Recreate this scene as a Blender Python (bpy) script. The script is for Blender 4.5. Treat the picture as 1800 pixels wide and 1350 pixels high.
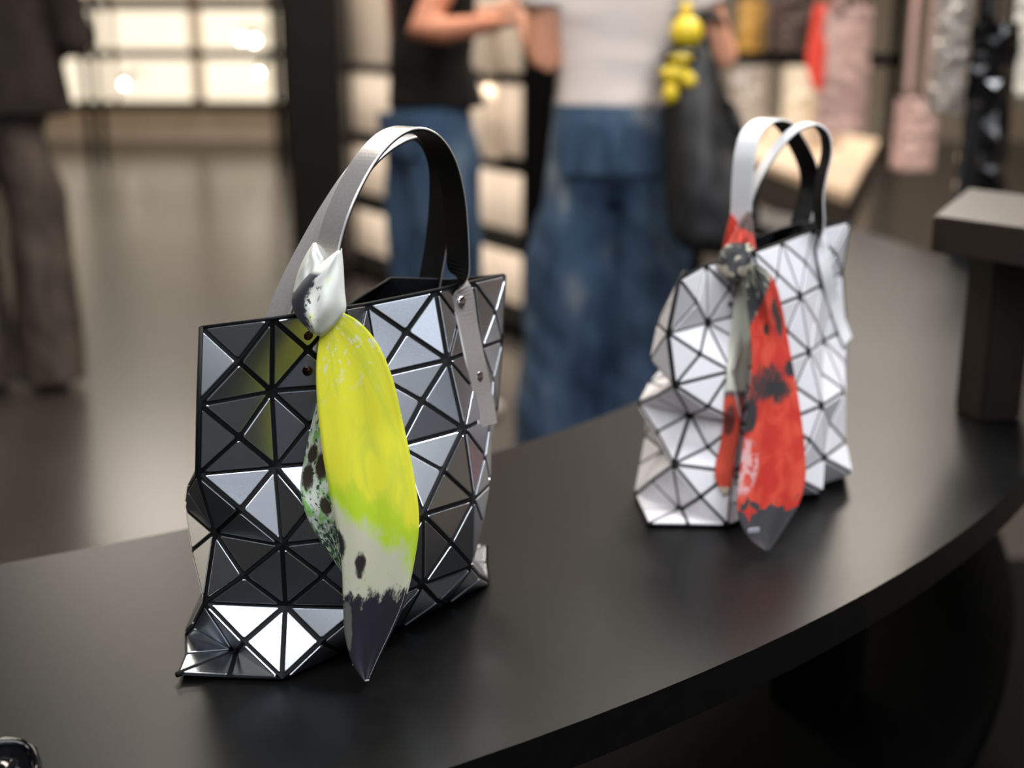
import bpy, bmesh, math, random
from mathutils import Vector, Matrix, noise
from mathutils.bvhtree import BVHTree

for o in list(bpy.data.objects):
    bpy.data.objects.remove(o)
random.seed(7)
SC = bpy.context.scene
COL = SC.collection

# ------------------------------------------------------------------ camera
TZ = 0.70                      # height of the display table top
PITCH = math.radians(15.5)
CAM = Vector((0, 0, TZ + 0.456))
FPX = 2250.0                   # focal length in pixels of the 1800 px wide frame
cd = bpy.data.cameras.new('camera')
cd.sensor_width = 36
cd.lens = FPX / 1800 * 36
cd.clip_start = 0.02
cd.dof.use_dof = True
cd.dof.focus_distance = 0.93
cd.dof.aperture_fstop = 3.1
cam = bpy.data.objects.new('camera', cd)
cam.location = CAM
cam.rotation_euler = (math.pi / 2 - PITCH, 0, 0)
COL.objects.link(cam)
SC.camera = cam

# ------------------------------------------------------------------ view + world
vs = SC.view_settings
vs.view_transform = 'Standard'
vs.look = 'None'
vs.gamma = 1
vs.use_curve_mapping = False
vs.exposure = 0.0
w = bpy.data.worlds.new('world')
SC.world = w
w.use_nodes = True
bg = w.node_tree.nodes['Background']
bg.inputs[0].default_value = (0.55, 0.52, 0.50, 1)
bg.inputs[1].default_value = 0.14

# ------------------------------------------------------------------ ceiling lamps of the shop
def area(name, loc, size, power, color=(1, .95, .9), aim=None, sizey=None):
    l = bpy.data.lights.new(name, 'AREA')
    l.shape = 'RECTANGLE'
    l.size = size
    l.size_y = sizey or size
    l.energy = power
    l.color = color
    o = bpy.data.objects.new(name, l)
    o.location = loc
    if aim is not None:
        o.rotation_euler = (Vector(aim) - Vector(loc)).to_track_quat('-Z', 'Y').to_euler()
    COL.objects.link(o)
    return o
CEIL = 3.1
COOL = (.93, .96, 1.0)
WARM = (1.0, .90, .78)
# rows of ceiling panels
area('ceiling_light', (.35, -.75, CEIL - .06), 2.1, 62, COOL, sizey=1.6)
area('ceiling_light', (-1.35, -.22, CEIL - .06), .7, 16, COOL)
area('ceiling_light', (1.0, 1.2, CEIL - .06), .9, 60, COOL, sizey=.9)
area('ceiling_light', (-.8, 2.4, CEIL - .06), .9, 38, WARM)
area('ceiling_light', (1.6, 3.2, CEIL - .06), .9, 62, WARM)
area('ceiling_light', (-.9, 4.2, CEIL - .06), .9, 40, WARM)
area('ceiling_light', (.6, 3.9, CEIL - .06), .9, 40, WARM)
area('ceiling_light', (1.8, 6.2, CEIL - .06), 1.0, 130, WARM)
area('ceiling_light', (-2.4, 7.0, CEIL - .06), 1.0, 60, WARM)
area('ceiling_light', (-2.9, 10.2, CEIL - .06), 1.2, 80, WARM)
area('ceiling_light', (1.2, 9.6, CEIL - .06), 1.2, 110, WARM)

# ------------------------------------------------------------------ helpers
def ray(u, v):
    x = (u - 900) / FPX
    y = (v - 675) / FPX
    c, s = math.cos(PITCH), math.sin(PITCH)
    return Vector((x, c - y * s, -s - y * c))
def pxd(u, v, d):              # a point at camera depth d
    return CAM + ray(u, v) * d
def pxz(u, v, z):              # a point at height z
    r = ray(u, v)
    return CAM + r * ((z - CAM.z) / r.z)
def pxplane(u, v, p, n):       # a point on a plane
    r = ray(u, v)
    return CAM + r * ((p - CAM).dot(n) / r.dot(n))
def depth_of(p):
    q = p - CAM
    return q.y * math.cos(PITCH) - q.z * math.sin(PITCH)
def lin(c):
    return tuple(((x / 255 + .055) / 1.055) ** 2.4 if x / 255 > .04045 else x / 255 / 12.92 for x in c[:3]) + (1,)

def tag(o, label=None, cat=None, group=None, kind=None):
    if label: o['label'] = label
    if cat: o['category'] = cat
    if group: o['group'] = group
    if kind: o['kind'] = kind
    return o
def obj(name, verts, faces, mat, parent=None, smooth=False, uvs=None):
    me = bpy.data.meshes.new(name)
    me.from_pydata([tuple(v) for v in verts], [], faces)
    if uvs:
        l = me.uv_layers.new(name='UVMap')
        for lp in me.loops:
            l.data[lp.index].uv = uvs[lp.vertex_index]
    if smooth:
        me.polygons.foreach_set('use_smooth', [True] * len(me.polygons))
    if mat: me.materials.append(mat)
    o = bpy.data.objects.new(name, me)
    COL.objects.link(o)
    if parent is not None:
        o.parent = parent
        o.matrix_parent_inverse = Matrix.Translation(parent.location).inverted() if parent.rotation_euler.z == 0 else \
            (Matrix.Translation(parent.location) @ parent.rotation_euler.to_matrix().to_4x4()).inverted()
    return o
def bmobj(name, bm, mat, parent=None, smooth=False):
    me = bpy.data.meshes.new(name)
    bmesh.ops.recalc_face_normals(bm, faces=bm.faces)
    bm.to_mesh(me)
    bm.free()
    if smooth:
        me.polygons.foreach_set('use_smooth', [True] * len(me.polygons))
    if mat: me.materials.append(mat)
    o = bpy.data.objects.new(name, me)
    COL.objects.link(o)
    if parent is not None:
        o.parent = parent
        o.matrix_parent_inverse = (Matrix.Translation(parent.location) @ parent.rotation_euler.to_matrix().to_4x4()).inverted()
    return o
def empty(name, loc, rz=0):
    o = bpy.data.objects.new(name, None)
    o.location = loc
    o.rotation_euler = (0, 0, rz)
    o.empty_display_size = .05
    COL.objects.link(o)
    return o
def box(bm, c, s, rz=0, bevel=0):
    g = bmesh.ops.create_cube(bm, size=1)
    vs_ = g['verts']
    M = Matrix.Translation(c) @ Matrix.Rotation(rz, 4, 'Z') @ Matrix.Diagonal((s[0], s[1], s[2], 1))
    bmesh.ops.transform(bm, matrix=M, verts=vs_)
    if bevel:
        es = {e for v in vs_ for e in v.link_edges}
        bmesh.ops.bevel(bm, geom=list(es), offset=bevel, segments=2, affect='EDGES')
def boxobj(name, c, s, mat, parent=None, rz=0, bevel=.003):
    bm = bmesh.new()
    box(bm, c, s, rz, bevel)
    return bmobj(name, bm, mat, parent)
def prism(name, poly, z0, z1, mat, parent=None, bevel=0):
    bm = bmesh.new()
    b = [bm.verts.new((p[0], p[1], z0)) for p in poly]
    t = [bm.verts.new((p[0], p[1], z1)) for p in poly]
    bm.faces.new(b[::-1]); bm.faces.new(t)
    n = len(poly)
    for i in range(n):
        bm.faces.new((b[i], b[(i + 1) % n], t[(i + 1) % n], t[i]))
    if bevel:
        bmesh.ops.bevel(bm, geom=list(bm.edges), offset=bevel, segments=2, affect='EDGES')
    return bmobj(name, bm, mat, parent)
def tube(bm, pts, rads, seg=10, flat=None, cap=True):
    """swept tube through pts; rads scalars or (a, b) pairs; flat = preferred side direction"""
    pts = [Vector(p) for p in pts]
    rings = []
    side = None
    n = len(pts)
    for i, p in enumerate(pts):
        t = (pts[min(i + 1, n - 1)] - pts[max(i - 1, 0)]).normalized()
        if flat is not None: side = Vector(flat)
        elif side is None: side = Vector((1, 0, 0)) if abs(t.x) < .8 else Vector((0, 1, 0))
        side = (side - t * side.dot(t)).normalized()
        up = t.cross(side)
        r = rads[i] if hasattr(rads, '__len__') else rads
        a, b = r if hasattr(r, '__len__') else (r, r)
        rings.append([bm.verts.new(p + side * (a * math.cos(k * 2 * math.pi / seg)) + up * (b * math.sin(k * 2 * math.pi / seg))) for k in range(seg)])
    for i in range(n - 1):
        for k in range(seg):
            bm.faces.new((rings[i][k], rings[i][(k + 1) % seg], rings[i + 1][(k + 1) % seg], rings[i + 1][k]))
    if cap:
        bm.faces.new(rings[0][::-1]); bm.faces.new(rings[-1])
def spline(P, n):              # Catmull-Rom through P with n samples a span
    P = [Vector(p) for p in P]
    Q = [P[0] * 2 - P[1]] + P + [P[-1] * 2 - P[-2]]
    out = []
    for i in range(1, len(Q) - 2):
        for k in range(n):
            t = k / n
            a, b, c, d = Q[i - 1:i + 3]
            out.append(.5 * ((2 * b) + (c - a) * t + (2 * a - 5 * b + 4 * c - d) * t * t + (3 * b - a - 3 * c + d) * t ** 3))
    out.append(P[-1].copy())
    return out
def bake(o):                   # turn modifiers into plain mesh
    dg = bpy.context.evaluated_depsgraph_get()
    me = bpy.data.meshes.new_from_object(o.evaluated_get(dg))
    o.modifiers.clear()
    old = o.data
    o.data = me
    bpy.data.meshes.remove(old)

# ------------------------------------------------------------------ materials
def mat(name, color, rough=.5, metal=0, spec=.5, **kw):
    m = bpy.data.materials.new(name)
    m.use_nodes = True
    b = m.node_tree.nodes['Principled BSDF']
    b.inputs['Base Color'].default_value = lin(color) if max(color[:3]) > 1 else tuple(color[:3]) + (1,)
    b.inputs['Roughness'].default_value = rough
    b.inputs['Metallic'].default_value = metal
    b.inputs['Specular IOR Level'].default_value = spec
    for k, v in kw.items():
        b.inputs[k.replace('_', ' ')].default_value = v
    return m
class NT:                      # short hand for shader maths
    def __init__(s, m):
        s.m = m; s.t = m.node_tree; s.b = s.t.nodes['Principled BSDF']
    def put(s, sock, v):
        if isinstance(v, bpy.types.NodeSocket): s.t.links.new(v, sock)
        else: sock.default_value = v
    def math(s, op, a, b=0.0, c=0.0, clamp=False):
        n = s.t.nodes.new('ShaderNodeMath'); n.operation = op; n.use_clamp = clamp
        s.put(n.inputs[0], a); s.put(n.inputs[1], b); s.put(n.inputs[2], c)
        return n.outputs[0]
    def step(s, x, lo, hi):    # smooth ramp 0..1 as x goes lo..hi
        n = s.t.nodes.new('ShaderNodeMapRange'); n.interpolation_type = 'SMOOTHSTEP'
        s.put(n.inputs[0], x)
        if lo < hi:
            vals = (lo, hi, 0., 1.)
        else:
            vals = (hi, lo, 1., 0.)
        for i in range(4): n.inputs[i + 1].default_value = vals[i]
        return n.outputs[0]
    def uv(s):
        n = s.t.nodes.new('ShaderNodeTexCoord'); x = s.t.nodes.new('ShaderNodeSeparateXYZ')
        s.t.links.new(n.outputs['UV'], x.inputs[0]); s.uvv = n.outputs['UV']
        return x.outputs[0], x.outputs[1]
    def obj(s):
        n = s.t.nodes.new('ShaderNodeTexCoord'); return n.outputs['Object']
    def noise(s, vec, scale, detail=3, dist=0, sc=(1, 1, 1), rough=.5):
        mp = s.t.nodes.new('ShaderNodeMapping'); s.t.links.new(vec, mp.inputs[0]); mp.inputs['Scale'].default_value = sc
        n = s.t.nodes.new('ShaderNodeTexNoise'); s.t.links.new(mp.outputs[0], n.inputs[0])
        n.inputs['Scale'].default_value = scale; n.inputs['Detail'].default_value = detail
        n.inputs['Distortion'].default_value = dist; n.inputs['Roughness'].default_value = rough
        return n.outputs[0]
    def mix(s, f, a, b):
        n = s.t.nodes.new('ShaderNodeMix'); n.data_type = 'RGBA'
        s.put(n.inputs[0], f)
        s.put(n.inputs[6], lin(a) if isinstance(a, tuple) else a); s.put(n.inputs[7], lin(b) if isinstance(b, tuple) else b)
        return n.outputs[2]
    def blob(s, u, v, cu, cv, ru, rv, nz, amp=.5, soft=.25):
        a = s.math('DIVIDE', s.math('SUBTRACT', u, cu), ru); b = s.math('DIVIDE', s.math('SUBTRACT', v, cv), rv)
        d = s.math('ADD', s.math('MULTIPLY', a, a), s.math('MULTIPLY', b, b))
        d = s.math('ADD', d, s.math('MULTIPLY', s.math('SUBTRACT', nz, .5), amp * 2))
        return s.step(d, 1 + soft, 1 - soft)
    def bump(s, h, strength=.2, dist=.001):
        n = s.t.nodes.new('ShaderNodeBump'); n.inputs['Strength'].default_value = strength; n.inputs['Distance'].default_value = dist
        s.t.links.new(h, n.inputs['Height']); s.t.links.new(n.outputs[0], s.b.inputs['Normal'])
    def color(s, c): s.t.links.new(c, s.b.inputs['Base Color'])
def grainy(name, color, color2, scale, rough=.5, metal=0, spec=.5, bump=0, sc=(1, 1, 1), lo=.35, hi=.65):
    m = mat(name, color, rough, metal, spec)
    n = NT(m); z = n.noise(n.obj(), scale, 4, 0, sc)
    n.color(n.mix(n.step(z, lo, hi), color, color2))
    if bump: n.bump(z, bump)
    return m
def emit(name, color, strength):
    m = mat(name, color, .5)
    b = m.node_tree.nodes['Principled BSDF']
    b.inputs['Emission Color'].default_value = lin(color)
    b.inputs['Emission Strength'].default_value = strength
    return m

M = {}
M['silver'] = grainy('silver_tile', (196, 202, 211), (204, 210, 218), 900, .27, 1.0, bump=.03)
M['white_tile'] = grainy('white_tile', (236, 233, 238), (240, 238, 241), 700, .25, 0, .55)
M['mesh_fabric'] = grainy('black_mesh_fabric', (7, 8, 10), (16, 17, 20), 1500, .6, 0, .3, bump=.3)
M['silver_strap'] = grainy('silver_strap_leather', (198, 194, 193), (206, 203, 202), 600, .26, .6, bump=.03)
M['white_strap'] = grainy('white_strap_leather', (240, 240, 244), (246, 246, 248), 600, .35, 0, .5)
M['lining'] = grainy('black_strap_lining', (6, 6, 8), (11, 11, 13), 700, .55, 0, .25)
M['bronze'] = mat('dark_bronze_rivet', (70, 55, 42), .25, 1)
M['chrome'] = mat('chrome_rivet', (210, 210, 214), .08, 1)
M['table'] = grainy('black_laminate', (14, 14, 15), (17, 17, 17), 60, .34, 0, .17)
M['black'] = grainy('black_paint', (6, 6, 6), (8, 8, 8), 40, .8, 0, .06)
M['brown_black'] = grainy('dark_brown_paint', (34, 26, 22), (40, 31, 26), 30, .5, 0, .4)
M['black_gloss'] = mat('black_acetate', (8, 8, 10), .08, 0, .6)
M['floor'] = grainy('polished_grey_floor', (56, 52, 49), (61, 56, 53), 3, .26, 0, .4)
M['cream'] = grainy('cream_panel', (222, 206, 190), (228, 213, 198), 4, .6)
M['tan'] = grainy('tan_bench_top', (205, 180, 155), (212, 189, 165), 5, .4)
M['wall'] = grainy('greige_wall', (186, 172, 156), (192, 178, 163), 3, .8)
M['slate'] = grainy('dark_slate_wall', (64, 69, 78), (70, 75, 84), 3, .8)
M['pillar'] = grainy('near_black_brown', (17, 13, 11), (22, 17, 14), 20, .5, 0, .3)
M['ceiling'] = grainy('grey_ceiling', (120, 115, 110), (126, 121, 116), 3, .9)
M['glow'] = emit('warm_window_and_fill_glow', (255, 241, 216), 1.0)  # back windows, and the fill panels added on the left wall
M['day_fill'] = emit('cool_fill_glow', (238, 244, 255), 1.7)  # glow of the fill panels added behind the viewer
M['bulb'] = emit('bright_bulb', (255, 244, 226), 25)

# ================================================================== the room
def plane(name, pts, m, kind='structure'):
    o = obj(name, pts, [tuple(range(len(pts)))], m)
    return tag(o, kind=kind)
plane('floor', [(-7, -4, 0), (7, -4, 0), (7, 14, 0), (-7, 14, 0)], M['floor'])
plane('ceiling', [(-7, -4, CEIL), (-7, 14, CEIL), (7, 14, CEIL), (7, -4, CEIL)], M['ceiling'])
for nm, c, s in (('wall_back', (0, 14.05, CEIL / 2), (14, .1, CEIL)), ('wall_left', (-7.05, 5, CEIL / 2), (.1, 18, CEIL)), ('wall_front', (0, -4.05, CEIL / 2), (14, .1, CEIL)), ('wall_right', (7.05, 5, CEIL / 2), (.1, 18, CEIL))):
    tag(boxobj(nm, c, s, M['slate' if nm == 'wall_front' else 'wall'], bevel=0), kind='structure')
# lit windows far behind the open rack
k = 1
for x0, x1 in ((-5.2, -4.15), (-4.1, -3.32), (-3.2, -2.5), (-2.42, -1.9)):
    for z0, z1 in ((.42, .86), (.92, 1.42), (1.48, 2.1)):
        wn = tag(boxobj('glow_panel_%d' % k, ((x0 + x1) / 2, 13.7, (z0 + z1) / 2), (x1 - x0, .04, z1 - z0), M['glow'], bevel=0), kind='structure')
        bm = bmesh.new()
        for cx, cz, sx, sz in (((x0 + x1) / 2, z0 - .015, x1 - x0 + .04, .03), ((x0 + x1) / 2, z1 + .015, x1 - x0 + .04, .03), (x0 - .015, (z0 + z1) / 2, .03, z1 - z0), (x1 + .015, (z0 + z1) / 2, .03, z1 - z0)):
            box(bm, (cx, 13.69, cz), (sx, .07, sz))
        bmobj('glow_panel_frame', bm, M['wall'], wn)
        k += 1
# glowing panels added on the unseen left wall, for strap reflections and warm fill
for y0, y1 in ((-.6, .9), (1.1, 2.6), (2.8, 4.3), (4.5, 6.0)):
    wn = tag(boxobj('glow_panel_%d' % k, (-6.97, (y0 + y1) / 2, 1.55), (.04, y1 - y0, 1.5), M['glow'], bevel=0), kind='structure')
    bm = bmesh.new()
    for cy, cz, sy, sz in (((y0 + y1) / 2, .78, y1 - y0 + .06, .04), ((y0 + y1) / 2, 2.32, y1 - y0 + .06, .04), (y0 - .02, 1.55, .04, 1.5), (y1 + .02, 1.55, .04, 1.5)):
        box(bm, (-6.96, cy, cz), (.08, sy, sz))
    bmobj('glow_panel_frame', bm, M['black'], wn)
    k += 1
# unseen glowing panels added behind the viewer to feed tile reflections and fill
for x0, x1 in ((.7, 1.95), (2.05, 3.3), (3.4, 4.65)):
    wn = tag(boxobj('glow_panel_%d' % k, ((x0 + x1) / 2, -3.97, 2.05), (x1 - x0, .04, 1.7), M['day_fill'], bevel=0), kind='structure')
    bm = bmesh.new()
    for cx, cz, sx, sz in (((x0 + x1) / 2, 1.18, x1 - x0 + .06, .04), ((x0 + x1) / 2, 2.92, x1 - x0 + .06, .04), (x0 - .02, 2.05, .04, 1.7), (x1 + .02, 2.05, .04, 1.7)):
        box(bm, (cx, -3.96, cz), (sx, .08, sz))
    bmobj('glow_panel_frame', bm, M['black'], wn)
    k += 1
# the black column
ca, cb = pxz(517, 500, 0), pxz(613, 500, 0)
cw = cb.x - ca.x
pillar = tag(boxobj('pillar', ((ca.x + cb.x) / 2, ca.y + cw / 2, CEIL / 2), (cw, cw, CEIL), M['pillar'], bevel=.004), 'dark brown square column standing beside the open shelves', 'column', kind='structure')
del pillar['category']

# ================================================================== display table (curved two-tier ring)
CO, RO = Vector((-1.088, 2.414)), 1.988
CI, RI = Vector((-1.265, 2.643)), 1.789
def arc(c, r, a0, a1, n):
    return [(c.x + r * math.cos(math.radians(a0 + (a1 - a0) * i / n)), c.y + r * math.sin(math.radians(a0 + (a1 - a0) * i / n))) for i in range(n + 1)]
def inner(a0, a1, n):          # the inner edge swings outward a little past the white bag
    out = []
    for i in range(n + 1):
        a_ = a0 + (a1 - a0) * i / n
        f = min(1, max(0, (a_ + 22) / 26)); f = f * f * (3 - 2 * f)
        r = RI + .13 * f
        out.append((CI.x + r * math.cos(math.radians(a_)), CI.y + r * math.sin(math.radians(a_))))
    return out
shade_ring = prism('floor_shade_ring', arc(CO, RO + .85, -120, 6, 80) + arc(CO, RO - .12, 6, -120, 80), .0005, .018, M['black'])  # black sheet laid in place of the shade on the floor round the table
tag(shade_ring, kind='structure')
table = tag(empty('curved_display_table', (-.1, .95, 0)), 'long curved black display table with a lower shelf', 'table')
prism('tabletop', arc(CO, RO, -112, 36, 96) + inner(36, -112, 96), TZ - .034, TZ, M['table'], table, bevel=.0025)
prism('lower_shelf', arc(CO, RO - .035, -112, 36, 96) + inner(36, -112, 96), .30, .335, M['black'], table, bevel=.0025)
for a in (-100, -62, -34, 2, 30):
    ra = math.radians(a)
    p = (CO + CI) / 2 + Vector((math.cos(ra), math.sin(ra))) * ((RO + RI) / 2)
    boxobj('leg', (p.x, p.y, (TZ - .034) / 2), (.09, .09, TZ - .034), M['black'], table, rz=ra)

# riser standing on the table
rb = pxz(1750, 742, TZ)
riser = tag(empty('display_riser', (rb.x, rb.y, TZ)), 'small dark brown display riser standing on the curved table', 'riser')
RH = .245
a = pxz(1641, 379, TZ + RH); b2 = pxz(1830, 405, TZ + RH)
e1 = (b2 - a); e1.z = 0; e1.normalize()
e2 = pxz(1705, 328, TZ + RH) - a; e2.z = 0; e2.normalize()
poly = [a, a + e1 * .34, a + e1 * .34 + e2 * .30, a + e2 * .30]
prism('top', [(p.x, p.y) for p in poly], TZ + RH - .043, TZ + RH, M['brown_black'], riser, bevel=.002)
boxobj('leg', (rb.x, rb.y + .03, TZ + (RH - .043) / 2), (.056, .056, RH - .043), M['brown_black'], riser, rz=.25)
boxobj('leg', (rb.x + .19, rb.y + .10, TZ + (RH - .043) / 2), (.056, .056, RH - .043), M['brown_black'], riser, rz=.25)

# ================================================================== the two tiled totes
# nodes of the tile grid, centimetres from the table top: front sheet then back sheet,
# seven rows of seven corners, then six rows of six square centres
SILVER_NODES = (
    (
        (-22.06, 88.75, 24.89), (-16.77, 87.35, 25.85), (-12.19, 90.48, 25.94), (-11.21, 95.95, 25.04), (-5.95, 97.87, 25.75), (-3.26, 102.87, 25.46), (-0.69, 107.93, 25.06),
        (-21.89, 85.92, 20.04), (-17.39, 88.88, 20.18), (-11.97, 89.53, 20.45), (-10.31, 94.86, 19.64), (-5.05, 97.02, 20.36), (-2.61, 102.14, 20.13), (-0.96, 107.48, 19.45),
        (-22.54, 86.77, 14.58), (-17.30, 88.61, 14.46), (-11.94, 88.24, 15.03), (-8.71, 92.91, 14.62), (-3.84, 95.85, 15.09), (-1.88, 101.17, 14.55), (-1.40, 106.72, 13.62),
        (-21.97, 88.54, 9.35), (-16.66, 86.34, 9.32), (-11.18, 86.70, 9.89), (-6.75, 90.18, 10.11), (-3.09, 94.63, 9.69), (-1.91, 100.22, 8.95), (-2.97, 105.80, 8.13),
        (-22.51, 86.19, 4.79), (-16.79, 87.09, 4.08), (-10.89, 85.76, 4.57), (-6.88, 89.78, 4.63), (-3.23, 93.87, 4.35), (-5.05, 98.96, 4.43), (-7.33, 103.76, 5.30),
        (-20.78, 87.75, 0.04), (-16.63, 83.51, -0.04), (-12.81, 87.77, -0.04), (-8.94, 91.79, -0.06), (-5.50, 96.13, -0.05), (-1.88, 100.47, 0.00), (-6.13, 104.27, -0.03),
        (-24.27, 83.62, 0.29), (-20.64, 87.53, -0.01), (-17.05, 91.54, -0.00), (-13.31, 95.64, -0.00), (-9.70, 99.92, -0.00), (-6.08, 104.21, -0.00), (-2.27, 108.37, -0.02),
        (-19.14, 86.86, 22.86), (-14.73, 89.38, 23.14), (-11.56, 92.73, 22.73), (-8.24, 96.64, 22.69), (-4.38, 100.03, 22.88), (-1.54, 105.03, 22.55),
        (-19.54, 87.25, 17.22), (-14.81, 89.26, 17.47), (-11.31, 91.65, 17.23), (-7.00, 95.16, 17.55), (-3.29, 99.07, 17.51), (-1.72, 104.43, 16.91),
        (-19.62, 86.62, 11.87), (-14.49, 86.42, 12.04), (-10.11, 90.01, 12.07), (-5.34, 93.07, 12.55), (-2.28, 97.90, 12.13), (-1.99, 103.50, 11.26),
        (-19.57, 86.46, 6.84), (-13.85, 86.66, 6.74), (-8.53, 87.69, 7.33), (-4.78, 91.86, 7.18), (-2.46, 97.03, 6.63), (-3.77, 102.35, 6.18),
        (-19.54, 84.81, 2.27), (-13.88, 84.87, 2.28), (-9.53, 88.48, 2.01), (-5.91, 92.65, 1.94), (-2.61, 97.08, 2.02), (-4.32, 102.36, 2.77),
        (-20.50, 83.75, 0.02), (-16.73, 87.53, -0.00), (-13.00, 91.71, -0.00), (-9.40, 95.85, -0.00), (-5.79, 100.17, -0.00), (-2.19, 104.41, -0.00),
    ),
    (
        (-22.06, 88.75, 24.89), (-16.56, 89.78, 24.13), (-12.06, 91.99, 21.65), (-12.86, 96.74, 24.65), (-9.77, 101.43, 26.01), (-5.14, 104.45, 25.30), (-0.69, 107.93, 25.06),
        (-21.89, 85.92, 20.04), (-19.86, 91.31, 19.73), (-15.35, 93.87, 17.51), (-15.30, 98.97, 20.01), (-10.90, 102.36, 20.23), (-5.78, 104.53, 19.71), (-0.96, 107.48, 19.45),
        (-22.54, 86.77, 14.58), (-22.87, 92.34, 15.02), (-18.64, 95.67, 13.35), (-16.80, 100.81, 14.76), (-11.20, 101.41, 14.53), (-5.88, 103.30, 14.18), (-1.40, 106.72, 13.62),
        (-21.97, 88.54, 9.35), (-25.21, 92.80, 9.73), (-22.54, 97.74, 9.91), (-16.98, 98.73, 9.40), (-12.04, 101.55, 8.89), (-8.36, 105.76, 9.80), (-2.97, 105.80, 8.13),
        (-22.51, 86.19, 4.79), (-22.99, 91.71, 4.41), (-23.56, 97.34, 4.45), (-19.28, 101.19, 4.94), (-14.89, 104.89, 5.33), (-10.34, 108.45, 5.41), (-7.33, 103.76, 5.30),
        (-20.78, 87.75, 0.04), (-25.42, 90.57, -0.25), (-21.41, 95.09, -0.02), (-17.55, 99.39, -0.01), (-13.88, 103.70, -0.01), (-10.27, 108.06, -0.03), (-6.13, 104.27, -0.03),
        (-24.27, 83.62, 0.29), (-20.64, 87.53, -0.01), (-17.05, 91.54, -0.00), (-13.31, 95.64, -0.00), (-9.70, 99.92, -0.00), (-6.08, 104.21, -0.00), (-2.27, 108.37, -0.02),
        (-19.42, 88.18, 22.02), (-15.93, 91.51, 20.62), (-13.93, 95.40, 20.96), (-12.56, 100.24, 23.01), (-7.92, 103.05, 22.78), (-3.24, 106.23, 22.36),
        (-22.39, 89.20, 17.61), (-19.08, 93.01, 16.22), (-16.86, 97.36, 16.59), (-13.81, 101.54, 17.44), (-8.50, 102.97, 17.11), (-3.38, 105.42, 16.74),
        (-24.13, 89.80, 12.30), (-21.99, 94.24, 11.64), (-19.61, 99.31, 12.23), (-14.12, 100.18, 11.93), (-8.89, 102.28, 11.48), (-4.79, 106.04, 11.58),
        (-24.12, 89.77, 7.29), (-22.83, 94.67, 7.21), (-20.16, 97.88, 6.80), (-15.58, 101.30, 6.77), (-11.34, 105.06, 7.18), (-6.55, 107.32, 6.68),
        (-24.06, 88.14, 1.94), (-24.67, 94.14, 1.89), (-20.40, 98.23, 2.35), (-16.28, 102.17, 2.64), (-12.18, 106.07, 2.73), (-7.97, 106.58, 2.70),
        (-24.57, 87.14, -0.00), (-21.27, 91.27, -0.01), (-17.37, 95.46, -0.00), (-13.62, 99.67, -0.00), (-9.98, 103.99, -0.00), (-6.27, 108.16, -0.00),
    ),
)
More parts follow.
